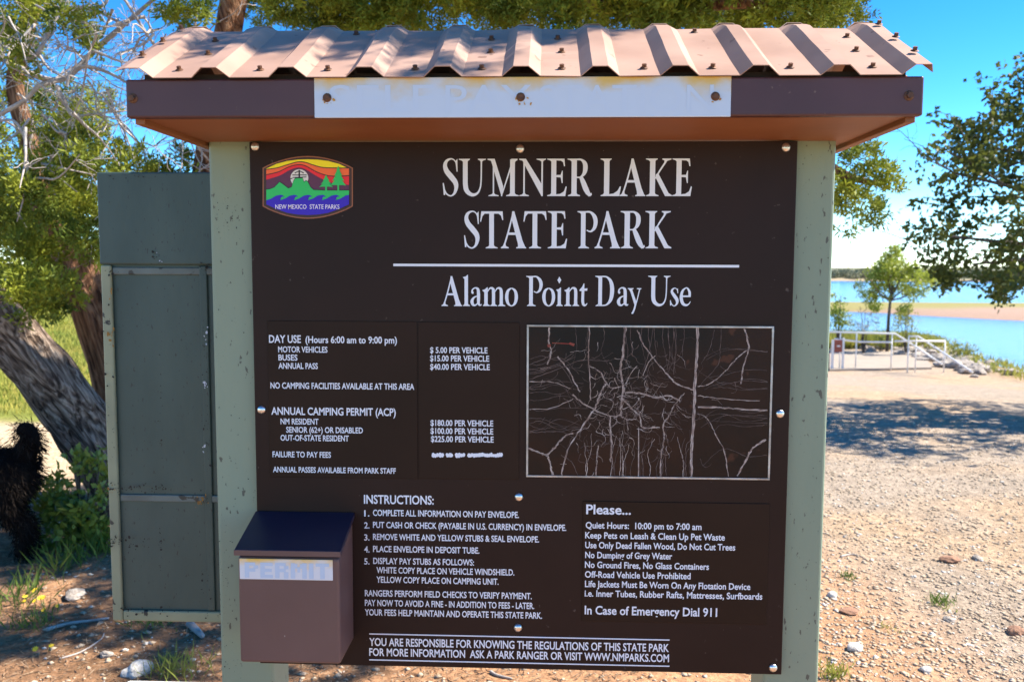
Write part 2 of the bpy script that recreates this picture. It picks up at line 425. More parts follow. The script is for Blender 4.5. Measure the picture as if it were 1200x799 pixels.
# capitals on a 45..372 grid (327 high); small letters on the same grid
GLY = {
 'S': [S((122, 92, 8), (105, 58, 10), (75, 45, 13), (38, 62, 24), (22, 102, 34), (36, 152, 44), (76, 202, 48), (112, 250, 44), (120, 296, 34), (105, 345, 22), (75, 369, 12), (42, 358, 13), (20, 325, 11), (7, 282, 7)),
       P((112, 66), (131, 44), (132, 156), (124, 158), (117, 100)), P((1, 258), (10, 256), (26, 330), (22, 362), (10, 362))],
 'U': [stem(36, 78, 45, 120, 36, 20), P((36, 118), (78, 118), (78, 260), (36, 270)), S((57, 255, 42), (64, 310, 42), (88, 345, 36), (125, 361, 28), (165, 345, 18), (188, 300, 13), (196, 240, 12), (198, 150, 12), (198, 60, 13)),
       stem(192, 205, 45, 90, 24, 34)],
 'M': [P((0, 45), (62, 45), (138, 285), (130, 372), (122, 372), (42, 100), (30, 62), (0, 54)), S((122, 372, 10), (168, 230, 12), (222, 60, 14)), P((205, 45), (262, 45), (262, 54), (236, 62), (230, 60), (225, 60)),
       stem(46, 58, 100, 372, 0, 0, 38, 40), stem(198, 240, 50, 372, 0, 22, 34, 36), P((40, 60), (62, 60), (58, 110), (46, 110))],
 'N': [P((0, 45), (58, 45), (196, 265), (206, 372), (196, 372), (48, 100), (28, 62), (0, 54)), stem(36, 50, 80, 372, 0, 0, 34, 36), stem(194, 208, 45, 372, 42, 26)],
 'E': [stem(36, 80, 45, 372, 36, 0, 34, 0), P((78, 45), (150, 45), (156, 110), (147, 112), (138, 76), (120, 62), (78, 60)), P((78, 188), (118, 186), (130, 150), (136, 150), (136, 258), (128, 258), (118, 208), (78, 206)),
       P((78, 356), (115, 352), (148, 330), (164, 285), (172, 290), (160, 372), (78, 372))],
 'R': [stem(36, 82, 45, 372, 36, 0, 30, 30), S((80, 52, 14), (120, 55, 18), (150, 85, 36), (156, 130, 40), (145, 175, 30), (115, 205, 14), (80, 208, 12)), S((118, 205, 30), (138, 250, 42), (165, 315, 46), (190, 355, 32), (214, 352, 16)), P((182, 345), (214, 345), (206, 372), (184, 374))],
 'L': [stem(32, 78, 45, 372, 32, 18, 28, 0), P((76, 355), (115, 350), (150, 325), (172, 285), (180, 290), (166, 372), (76, 372))],
 'A': [P((100, 45), (118, 45), (190, 300), (214, 358), (224, 364), (224, 372), (136, 372), (136, 364), (152, 358), (150, 330), (96, 120), (92, 100)), S((104, 70, 12), (70, 210, 14), (34, 335, 14)), P((28, 325), (42, 325), (44, 352), (70, 364), (70, 372), (0, 372), (0, 364), (18, 352)), P((62, 232), (134, 232), (140, 254), (56, 254))],
 'K': [stem(36, 82, 45, 372, 36, 20, 30, 32), S((82, 220, 10), (122, 150, 14), (172, 72, 16)), P((142, 45), (220, 45), (220, 54), (184, 66), (170, 84), (158, 80), (160, 62), (142, 54)), P((86, 186), (106, 168), (200, 345), (230, 364), (230, 372), (170, 372), (84, 206))],
 'T': [stem(78, 120, 60, 372, 0, 0, 30, 34), P((8, 45), (196, 45), (202, 120), (194, 124), (182, 84), (160, 66), (38, 66), (18, 90), (6, 138), (-2, 136))],
 'P': [stem(34, 74, 45, 372, 32, 0, 22, 32), S((72, 52, 14), (115, 54, 18), (150, 90, 34), (162, 140, 36), (150, 195, 28), (118, 224, 14), (84, 212, 10))],
 'D': [stem(34, 74, 45, 372, 34, 0, 28, 0), S((72, 51, 13), (125, 58, 18), (168, 110, 36), (182, 200, 44), (168, 300, 36), (125, 356, 18), (72, 366, 13))],
 'l': [stem(18, 56, 50, 372, 0, 0, 16, 22), P((-2, 58), (30, 50), (52, 30), (56, 36), (56, 70), (18, 90), (16, 74))],
 'i': [stem(14, 48, 190, 372, 0, 0, 14, 20), P((-4, 194), (22, 188), (44, 168), (48, 172), (48, 210), (14, 220)), P((30, 52), (50, 90), (30, 128), (9, 90))],
 'a': [S((20, 230, 20), (22, 196, 16), (50, 174, 14), (80, 186, 28), (88, 230, 34), (88, 300, 34), (90, 345, 28), (106, 362, 18), (122, 352, 8)), S((80, 262, 10), (40, 278, 18), (18, 318, 34), (28, 356, 28), (56, 362, 16), (82, 335, 10)), P((8, 214), (36, 214), (34, 238), (18, 240))],
 'm': [stem(20, 58, 190, 372, 0, 0, 14, 24), P((-2, 200), (26, 190), (52, 166), (58, 172), (58, 215), (20, 222)), S((56, 216, 8), (82, 178, 16), (112, 182, 28), (120, 220, 34), (120, 330, 34)), stem(103, 138, 320, 372, 0, 0, 18, 22), S((136, 216, 8), (162, 178, 16), (194, 182, 28), (204, 220, 34), (204, 330, 34)), stem(187, 222, 320, 372, 0, 0, 18, 26)],
 'n': [stem(20, 56, 190, 372, 0, 0, 20, 20), P((-2, 200), (26, 190), (50, 166), (56, 172), (56, 215), (20, 222)), S((54, 216, 8), (82, 178, 16), (112, 182, 28), (122, 220, 34), (122, 330, 34)), stem(105, 140, 320, 372, 0, 0, 16, 20)],
 'o': [S((70, 176, 12), (32, 206, 28), (18, 272, 36), (32, 340, 28), (70, 370, 12), (108, 340, 28), (122, 272, 36), (108, 206, 28), (70, 176, 12))],
 't': [S((38, 190, 30), (36, 260, 30), (36, 325, 30), (48, 360, 26), (66, 362, 16), (84, 342, 7)), P((0, 196), (30, 160), (44, 126), (52, 128), (52, 182), (86, 178), (82, 206), (52, 206), (22, 210), (2, 208))],
 'y': [P((0, 178), (62, 178), (62, 186), (48, 192), (96, 330), (84, 390), (30, 220), (14, 192), (0, 186)), S((92, 345, 12), (110, 270, 11), (126, 196, 12)), P((98, 178), (146, 178), (146, 186), (128, 196), (116, 192), (98, 186)), S((90, 330, 18), (76, 395, 18), (56, 450, 18)), P((46, 440), (66, 440), (60, 458), (44, 456))],
 's': [S((84, 222, 6), (72, 190, 8), (50, 178, 11), (26, 194, 20), (22, 222, 28), (50, 264, 36), (76, 305, 34), (76, 345, 22), (50, 371, 11), (26, 358, 10), (8, 322, 6)), P((74, 190), (84, 178), (88, 232), (80, 234)), P((2, 310), (10, 308), (20, 350), (14, 368), (4, 366))],
 'e': [S((22, 268, 8), (112, 262, 8)), S((106, 266, 26), (104, 220, 26), (82, 180, 16), (58, 180, 14), (28, 214, 26), (17, 280, 34), (34, 342, 32), (68, 362, 24), (98, 350, 12), (116, 322, 6)), P((22, 258), (118, 256), (118, 274), (22, 276))],
}
HEADING = [
 (230.0, 43.6, [('S', 518.7), ('U', 537.7), ('M', 571.3), ('N', 608.3), ('E', 641), ('R', 664.7), ('L', 703.3), ('A', 726), ('K', 756.3), ('E', 787.3)]),
 (291.0, 43.6, [('S', 543.6), ('T', 562.9), ('A', 586.9), ('T', 613.5), ('E', 641.6), ('P', 676), ('A', 696.7), ('R', 726.7), ('K', 755.7)]),
 (358.6, 35.8, [('A', 517.4), ('l', 542.4), ('a', 551.2), ('m', 565.3), ('o', 591.8), ('P', 616.3), ('o', 635.3), ('i', 652), ('n', 661.2), ('t', 678.9), ('D', 697.2), ('a', 722.8), ('y', 735.3), ('U', 758.9), ('s', 784.8), ('e', 796.2)])]

def heading_mesh(y):
    k = 0
    o0 = at(600, 230, y); o1 = at(601, 230, y); o2 = at(600, 229, y)
    for base, cap, letters in HEADING:
        mb = MB()
        for ch, u in letters:
            B = at(u, base, y)
            sx = cap / 327 * (o1[0] - o0[0]); sz = cap / 327 * (o2[2] - o0[2])
            for kind, pts in GLY[ch]:
                k += 1; yy = y - 0.00004 * (k % 9)
                if kind == 'p':
                    mb.add([(B[0] + px * sx, yy, B[2] + (372 - py) * sz) for px, py in pts], [tuple(range(len(pts)))])
                else:
                    vs, fs = [], []
                    for i, (px, py, w) in enumerate(pts):
                        a, b = pts[max(i - 1, 0)], pts[min(i + 1, len(pts) - 1)]
                        dx, dy = b[0] - a[0], b[1] - a[1]; l = math.hypot(dx, dy) or 1
                        nx, ny = -dy / l * w / 2, dx / l * w / 2
                        for sg in (1, -1):
                            vs.append((B[0] + (px + sg * nx) * sx, yy, B[2] + (372 - py - sg * ny) * sz))
                    for i in range(len(pts) - 1):
                        fs.append((2 * i, 2 * i + 1, 2 * i + 3, 2 * i + 2))
                    mb.add(vs, fs)
        mb.build("heading_lettering", MAT['letter'], board)

# ------------------------------------------------------------------ terrain
def sstep(a, b, x):
    t = np.clip((x - a) / (b - a), 0, 1)
    return t * t * (3 - 2 * t)
def vnoise(x, y, s, seed=0):
    x = np.asarray(x, float) / s + seed * 17.3; y = np.asarray(y, float) / s - seed * 9.1
    xi, yi = np.floor(x), np.floor(y); xf, yf = x - xi, y - yi
    h = lambda a, b: np.modf(np.abs(np.sin(a * 127.1 + b * 311.7) * 43758.5453))[0]
    u, v = xf * xf * (3 - 2 * xf), yf * yf * (3 - 2 * yf)
    return (h(xi, yi) * (1 - u) + h(xi + 1, yi) * u) * (1 - v) + (h(xi, yi + 1) * (1 - u) + h(xi + 1, yi + 1) * u) * v
WATER = -4.0
def crest(x, Y):
    tx = (x - 0.06) / np.maximum(Y, 1.0)
    return np.interp(tx, [-1, 0.15, 0.30, 0.415, 0.45, 0.497, 0.546, 0.7, 0.9], [110, 60, 33, 30.5, 27.5, 24, 21, 18, 16])
def height(x, y):
    x = np.asarray(x, float); y = np.asarray(y, float)
    Y = y + CD
    right = sstep(0.0, 3.5, x)
    z = -0.9 * sstep(10, 21.5, Y) * right
    z = z + 0.02 * (vnoise(x, y, 0.55, 1) - 0.5) + 0.012 * (vnoise(x, y, 0.17, 2) - 0.5) + 0.05 * (vnoise(x, y, 2.3, 3) - 0.5) * sstep(1.2, 3, Y)
    c = crest(x, Y)
    e = Y - c
    d = sstep(-0.5, 12, e)
    z = z * (1 - d) + (-5.6) * d
    # the sand spit across the water
    tx = (x - 0.06) / np.maximum(Y, 1.0)
    near = np.interp(tx, [0.1, 0.36, 0.42, 0.55, 0.9], [112, 100, 93, 83, 72]) + 3 * (vnoise(x, y, 9, 5) - 0.5)
    sp = sstep(near - 1.5, near + 22, Y) * (1 - sstep(138, 150, Y)) * sstep(0.05, 0.3, tx)
    z = z + sp * 2.1
    # the far shore
    fs = sstep(395, 425, Y)
    hill = 1.9 + 0.9 * sstep(405, 430, Y) + sstep(430, 1100, Y) * (4.2 + 3.0 * vnoise(x, y, 260, 7) + 4.0 * sstep(0.40, 0.60, tx)) - 2.0 * sstep(1100, 1600, Y)
    return z + fs * hill

def ground_hit(u, v):
    d = ray(u, v); t = 2.0
    for i in range(900):
        p = (CX + d[0] * t, -CD + d[1] * t, CZ + d[2] * t)
        if p[2] < float(height(p[0], p[1])): break
        t *= 1.008
    return (p[0], p[1], float(height(p[0], p[1])))

def ground_mat():
    m = bpy.data.materials.new("stony_ground"); m.use_nodes = True
    N, L = m.node_tree.nodes, m.node_tree.links
    p = N['Principled BSDF']; p.inputs['Roughness'].default_value = 0.95; p.inputs['Specular IOR Level'].default_value = 0.15
    at_ = N.new('ShaderNodeAttribute'); at_.attribute_name = "soil"
    tc = N.new('ShaderNodeTexCoord')
    v = N.new('ShaderNodeTexVoronoi'); v.inputs['Scale'].default_value = 55; v.inputs['Randomness'].default_value = 1
    L.new(tc.outputs['Object'], v.inputs['Vector'])
    n = N.new('ShaderNodeTexNoise'); n.inputs['Scale'].default_value = 7; n.inputs['Detail'].default_value = 9; n.inputs['Roughness'].default_value = 0.7
    L.new(tc.outputs['Object'], n.inputs['Vector'])
    sep = N.new('ShaderNodeSeparateColor'); L.new(v.outputs['Color'], sep.inputs[0])
    r1 = N.new('ShaderNodeMapRange'); r1.inputs['To Min'].default_value = 0.72; r1.inputs['To Max'].default_value = 1.25
    L.new(sep.outputs[0], r1.inputs[0])
    r2 = N.new('ShaderNodeMapRange'); r2.inputs['From Min'].default_value = 0.3; r2.inputs['From Max'].default_value = 0.7; r2.inputs['To Min'].default_value = 0.72; r2.inputs['To Max'].default_value = 1.2
    L.new(n.outputs[0], r2.inputs[0])
    mu = N.new('ShaderNodeMath'); mu.operation = 'MULTIPLY'
    L.new(r1.outputs[0], mu.inputs[0]); L.new(r2.outputs[0], mu.inputs[1])
    mx = N.new('ShaderNodeVectorMath'); mx.operation = 'SCALE'
    L.new(at_.outputs['Color'], mx.inputs[0]); L.new(mu.outputs[0], mx.inputs['Scale'])
    L.new(mx.outputs[0], p.inputs['Base Color'])
    n3 = N.new('ShaderNodeTexNoise'); n3.inputs['Scale'].default_value = 45; n3.inputs['Detail'].default_value = 8; n3.inputs['Roughness'].default_value = 0.75
    L.new(tc.outputs['Object'], n3.inputs['Vector'])
    b1 = N.new('ShaderNodeBump'); b1.inputs['Strength'].default_value = 0.7; b1.inputs['Distance'].default_value = 0.02
    L.new(n3.outputs[0], b1.inputs['Height']); L.new(b1.outputs[0], p.inputs['Normal'])
    return m

def build_ground():
    tx = np.linspace(-7.0, 7.0, 380); xs = 1.9 * np.sinh(tx)
    ty = np.linspace(-1.6, 6.95, 430); ys = 3.0 * np.sinh(ty) - 0.5
    X, Yg = np.meshgrid(xs, ys, indexing='ij')
    Z = height(X, Yg)
    V = np.stack([X, Yg, Z], -1).reshape(-1, 3)
    nx, ny = X.shape
    i = np.arange(nx - 1)[:, None] * ny + np.arange(ny - 1)[None, :]
    Fc = np.stack([i, i + ny, i + ny + 1, i + 1], -1).reshape(-1, 4)
    o = np_obj("ground", V, Fc, ground_mat(), smooth=True)
    tag(o, kind="structure")
    x, y, z = V.T; Y = y + CD
    tan = np.array([0.40, 0.285, 0.185]); grey = np.array([0.335, 0.275, 0.215]); red = np.array([0.46, 0.215, 0.095])
    grass = np.array([0.30, 0.265, 0.06]); green = np.array([0.17, 0.21, 0.04]); pink = np.array([0.33, 0.225, 0.165]); sand = np.array([0.55, 0.42, 0.27])
    scrub = np.array([0.15, 0.155, 0.10]); duff = np.array([0.25, 0.14, 0.075])
    C = np.tile(tan, (len(x), 1))
    def mixin(c, w):
        nonlocal C
        w = np.clip(w, 0, 1)[:, None]; C = C * (1 - w) + c * w
    n1, n2, n3 = vnoise(x, y, 1.6, 11), vnoise(x, y, 0.5, 12), vnoise(x, y, 6, 13)
    mixin(grey, sstep(0.25, 0.6, n1 * .6 + n2 * .4) * sstep(1.2, 2.2, x) * 0.9)
    mixin(red, (1 - sstep(1.0, 2.3, x + 0.5 * (n1 - .5) + 0.25 * (y - 2))) * (1 - sstep(3.2, 4.6, y + n2)) * (0.45 + 0.55 * n2))
    mixin(duff, (1 - sstep(-0.6, 0.6, x + n1)) * (1 - sstep(3.4, 4.4, y + n1)) * (0.3 + 0.6 * sstep(0.35, 0.6, n2)))
    mixin(sand, (1 - sstep(-2.0, -1.0, x)) * sstep(4.2, 4.9, y) * (1 - sstep(6.6, 7.0, y)))
    lm = (1 - sstep(-1.0, 1.0, x)) * sstep(6.7, 7.3, y + 0.4 * n2)
    mixin(grass, lm); mixin(green, lm * sstep(0.45, 0.7, n1) * 0.75)
    c = crest(x, Y)
    right = sstep(0, 3, x)
    bank = right * sstep(-2.5, -0.5, Y - c) * (1 - sstep(30, 40, Y - c)) * (0.35 + 0.65 * sstep(.35, .6, n1))
    mixin(grass * 0.9, bank * 0.8); mixin(np.array([0.40, 0.21, 0.12]), bank * sstep(0.44, 0.48, (x - .06) / np.maximum(Y, 1)) * (Y < 60))
    sp = sstep(75, 80, Y) * (1 - sstep(200, 220, Y))
    mixin(pink, sp); mixin(np.array([0.25, 0.225, 0.075]), sp * sstep(112, 124, Y + 14 * (vnoise(x, y, 9, 21) - .5)) * 0.95)
    far = sstep(380, 390, Y)
    mixin(np.array([0.36, 0.29, 0.19]), far); mixin(scrub, far * sstep(418, 450, Y + 40 * (vnoise(x, y, 60, 22) - .5)))
    mixin(np.array([0.17, 0.17, 0.06]), far * sstep(0.55, 0.8, vnoise(x, y, 45, 23)) * sstep(420, 440, Y))
    a = o.data.color_attributes.new("soil", 'FLOAT_COLOR', 'POINT')
    a.data.foreach_set('color', np.concatenate([C, np.ones((len(C), 1))], 1).astype(np.float32).ravel())
build_ground()

def water_mat():
    m = bpy.data.materials.new("lake_water"); m.use_nodes = True
    N, L = m.node_tree.nodes, m.node_tree.links
    p = N['Principled BSDF']; p.inputs['Base Color'].default_value = (0.04, 0.135, 0.30, 1); p.inputs['Roughness'].default_value = 0.14
    p.inputs['IOR'].default_value = 1.33
    tc = N.new('ShaderNodeTexCoord'); mp = N.new('ShaderNodeMapping'); mp.inputs['Scale'].default_value = (0.5, 1.6, 1)
    L.new(tc.outputs['Object'], mp.inputs[0])
    n = N.new('ShaderNodeTexNoise'); n.inputs['Scale'].default_value = 1.4; n.inputs['Detail'].default_value = 5
    L.new(mp.outputs[0], n.inputs['Vector'])
    b = N.new('ShaderNodeBump'); b.inputs['Strength'].default_value = 0.5; b.inputs['Distance'].default_value = 0.35
    L.new(n.outputs[0], b.inputs['Height']); L.new(b.outputs[0], p.inputs['Normal'])
    return m
wb = MB(); wb.add([(-1500, 12, WATER), (1500, 12, WATER), (1500, 470, WATER), (-1500, 470, WATER)], [(0, 1, 2, 3)])
tag(wb.build("lake_water", water_mat()), kind="structure")

# ------------------------------------------------------------------ the information kiosk
kiosk = empty("information_kiosk", (0, 0.08, 0))
tag(kiosk, "brown metal-roofed fee station board with white lettering on two green posts", "information board")
PY0, PY1 = 0.016, 0.143
for x0, x1 in ((-0.7105, -0.5835), (0.573, 0.700)):
    b = MB(); b.box(x0, x1, PY0, PY1, -0.25, 1.975)
    b.build("post", MAT['post'], kiosk, bevel=0.008, seg=3)

# sign board
BX0, BX1, BZ0, BZ1 = -0.610, 0.610, 0.666, 1.879
b = MB(); b.box(BX0, BX1, 0.0, 0.014, BZ0, BZ1)
board = b.build("sign_board", MAT['board'], kiosk, bevel=0.0015)
heading_mesh(-0.0012)
A, B = at(461, 310.5, 0), at(866, 312.4, 0)
b = MB(); b.box(A[0], B[0], -0.0012, 0.001, A[2] - 0.0028, A[2] + 0.0028)
b.build("heading_rule", MAT['letter'], board)
lettering("instructions_lettering", 'instructions', -0.0012, MAT['small_letter'], board)
lettering("regulations_lettering", 'regulations', -0.0012, MAT['small_letter'], board)
for v0, v1 in ((741.6, 749.5), (771.6, 780.4)):
    A, B = at(432.8, v0 + 0.3, 0), at(784.5, v1, 0)
    b = MB(); zc = (A[2] + B[2]) / 2; b.box(A[0], B[0], -0.0012, 0.001, zc - 0.0013, zc + 0.0013)
    b.build("regulations_rule", MAT['letter'], board)
for u, v in ((299, 172), (609.5, 174.5), (921, 173), (306.5, 480), (914, 484.5), (608, 582), (607, 735), (906, 782)):
    c = at(u, v, -0.0005)
    b = MB(); b.dome(c, 0.0098, h=0.6)
    b.build("bolt", MAT['dome'], board, smooth=True)

def plate(name, corners, m=None, t=0.0022):
    P4 = [at(u, v, 0) for u, v in corners]
    x0 = (P4[0][0] + P4[3][0]) / 2; x1 = (P4[1][0] + P4[2][0]) / 2; z1 = (P4[0][2] + P4[1][2]) / 2; z0 = (P4[2][2] + P4[3][2]) / 2
    b = MB(); b.box(x0, x1, -t, 0.002, z0, z1)
    return b.build(name, m or MAT['plate'], kiosk, bevel=0.0008, seg=1), (x0, x1, z0, z1)
fee, _ = plate("fee_plate", [(312, 375.5), (488.5, 377), (490, 560.5), (318, 559)])
lettering("fee_lettering", 'fees', -0.0032, MAT['small_letter'], fee)
price, _ = plate("price_plate", [(490, 377), (609, 378), (608, 561.5), (491.5, 560.5)], t=0.0026)
lettering("price_lettering", 'prices', -0.0036, MAT['small_letter'], price)
random.seed(5)
b = MB(); k = 0
for u0, u1 in ((505.8, 519.5), (522.5, 530.2), (533.2, 545.2), (548, 588.4)):
    u = u0
    while u < u1 - 1:
        w = min(random.uniform(2.6, 4.6), u1 - u + 0.6); c = at(u + w / 2, 533.2 + random.uniform(-.6, .6), -0.0036)
        h = random.uniform(2.4, 3.3); k += 1
        pts = []
        for q in range(9):
            a_ = 2 * math.pi * q / 9
            pts.append((c[0] + math.cos(a_) * w * .62 * .0019 * random.uniform(.8, 1.15), c[2] + math.sin(a_) * h * .0019 * random.uniform(.75, 1.15)))
        b.sheet(pts, -0.0036 - 0.00004 * (k % 7), 0.0003)
        u += w * .8
b.build("blotted_lettering", MAT['small_letter'], price)
rules, _ = plate("rules_plate", [(683, 586.5), (902, 590), (898, 731), (681.5, 727)])
lettering("rules_lettering", 'rules', -0.0032, MAT['small_letter'], rules)

# park emblem
def emblem():
    Z = lambda px, py, y: at(290 + px / 6.656, 160 + py / 6.656, y)
    cols = [srgb(150, 92, 60), srgb(62, 34, 26), srgb(250, 236, 10), srgb(246, 110, 52), srgb(236, 30, 48), srgb(92, 40, 78), srgb(226, 226, 226), srgb(40, 200, 100), srgb(50, 14, 190), srgb(240, 235, 255), srgb(30, 20, 26)]
    ms = [mat("emblem_colour", c, rough=0.5) for c in cols]
    mb = MB(); lay = [0]
    def poly(pts, m, sm=False):
        lay[0] += 1
        y = -0.0010 - 0.00012 * lay[0]
        Q = [Z(px, py, y) for px, py in pts]
        mb.add([(q[0], y, q[2]) for q in Q], [tuple(range(len(Q)))], m)
    def outline(x0, x1, yt, ys, yb, ye):
        pts = []
        for k in range(17):
            t = k / 16; pts.append((x0 + (x1 - x0) * t, ys - (ys - yt) * math.sin(math.pi * t) ** .85))
        for k in range(17):
            t = k / 16; pts.append((x1 - (x1 - x0) * t, yb + (ye - yb) * math.sin(math.pi * t) ** .85))
        return pts
    def curve(pts): return [(p[0], p[1]) for p in smooth_path(pts, 5)]
    bot = [(792, 530), (715, 566), (630, 596), (550, 609), (470, 613), (390, 609), (310, 596), (225, 566), (147, 530)]
    o_ = outline(118, 822, 153, 245, 545, 642)
    mb.sheet([(Z(px, py, -0.0009)[0], Z(px, py, -0.0009)[2]) for px, py in o_], -0.0009, 0.0012, 0)
    poly(outline(127, 813, 162, 251, 540, 633), 1)
    top = [(147, 252), (225, 215), (310, 192), (390, 182), (470, 179), (550, 182), (630, 192), (715, 215), (792, 252)]
    poly(top + [(792, 262), (147, 262)] , 2)
    def band(c, m, dy=0): poly(curve([(a, b_ + dy) for a, b_ in c]) + bot, m)
    c1 = [(147, 258), (230, 246), (310, 222), (390, 200), (450, 203), (520, 226), (590, 243), (680, 247), (792, 247)]
    c2 = [(147, 300), (240, 278), (320, 240), (390, 222), (450, 230), (540, 278), (620, 305), (700, 312), (792, 306)]
    c3 = [(147, 338), (250, 306), (330, 262), (395, 243), (450, 256), (540, 310), (620, 350), (700, 372), (792, 378)]
    band(c1, 10, -4); band(c1, 3, 3); band(c2, 10, -4); band(c2, 4, 3); band(c3, 5)
    poly([(405 + 70 * math.cos(a), 325 + 68 * math.sin(a)) for a in np.linspace(0, 2 * math.pi, 28)[:-1]], 6)
    for p4 in ([(398, 262), (410, 262), (410, 330), (398, 330)], [(350, 298), (462, 298), (462, 305), (350, 305)], [(330, 328), (350, 324), (350, 332), (332, 334)], [(368, 282), (400, 268), (400, 274), (370, 290)], [(440, 282), (410, 268), (410, 274), (438, 290)], [(352, 318), (460, 314), (460, 320), (352, 324)]): poly(p4, 10)
    land = [(147, 415), (175, 412), (210, 398), (250, 356), (285, 380), (318, 406), (345, 395), (358, 350), (372, 328), (430, 326), (442, 360), (455, 345), (470, 355), (490, 395), (515, 418), (600, 422), (792, 422), (792, 500), (147, 500)]
    poly([(a, b_ - 5) for a, b_ in land], 10); poly(land, 7)
    for cx, yt, w, yb in ((613, 300, 54, 396), (708, 230, 62, 384)):
        n = 4; L1, R1 = [], []
        for k in range(n):
            a = yt + (yb - yt) * (k + 1) / n; hw = w * (k + 1) / n
            L1 += [(cx - hw, a), (cx - hw * .62, a - 4)]; R1 += [(cx + hw, a), (cx + hw * .62, a - 4)]
        poly([(cx, yt)] + R1 + L1[::-1], 7)
        poly([(cx - 7, yb - 6), (cx + 7, yb - 6), (cx + 7, 426), (cx - 7, 426)], 7)
    wav = []
    for k in range(6):
        x0 = 147 + k * 108 - 0
        wav += [(x0 + 0, 498), (x0 + 40, 484), (x0 + 76, 462), (x0 + 112, 455), (x0 + 132, 462), (x0 + 138, 474), (x0 + 128, 470), (x0 + 116, 474), (x0 + 114, 486)]
    wav = [(min(a, 792), b_) for a, b_ in wav if a <= 800]
    poly(wav + [(792, 490)] + bot, 8)
    e = mb.build("park_emblem", ms, kiosk)
    lettering("emblem_lettering", 'emblem', -0.0042, ms[9], e)
emblem()

# map panel, its print cracked and peeled
MAPM = mat("peeled_map_print", (0.006, 0.0035, 0.003), (0.026, 0.008, 0.004), 5, 0.4, 0.06, 60, spec=0.2, c3=(0.06, 0.022, 0.012), speck=0.36, sscale=14)
CRK = [mat("crack_pale", (0.50, 0.43, 0.39), (0.24, 0.165, 0.13), 60, 0.7), mat("crack_dim", (0.15, 0.105, 0.09), (0.06, 0.036, 0.03), 50, 0.7), mat("crack_red", (0.30, 0.03, 0.02), (0.20, 0.05, 0.03), 40, 0.7)]
mp_, (mx0, mx1, mz0, mz1) = plate("map_panel", [(617, 381), (907, 381.5), (901, 562), (617, 558)], MAPM, t=0.003)
b = MB(); fw = 0.0045
for (a0, a1, c0, c1) in ((mx0, mx1, mz1 - fw, mz1), (mx0, mx1, mz0, mz0 + fw), (mx0, mx0 + fw, mz0 + fw, mz1 - fw), (mx1 - fw, mx1, mz0 + fw, mz1 - fw)):
    b.box(a0, a1, -0.0058, -0.0028, c0, c1)
b.build("map_frame", MAT['aluminium'], mp_, bevel=0.0006, seg=1)
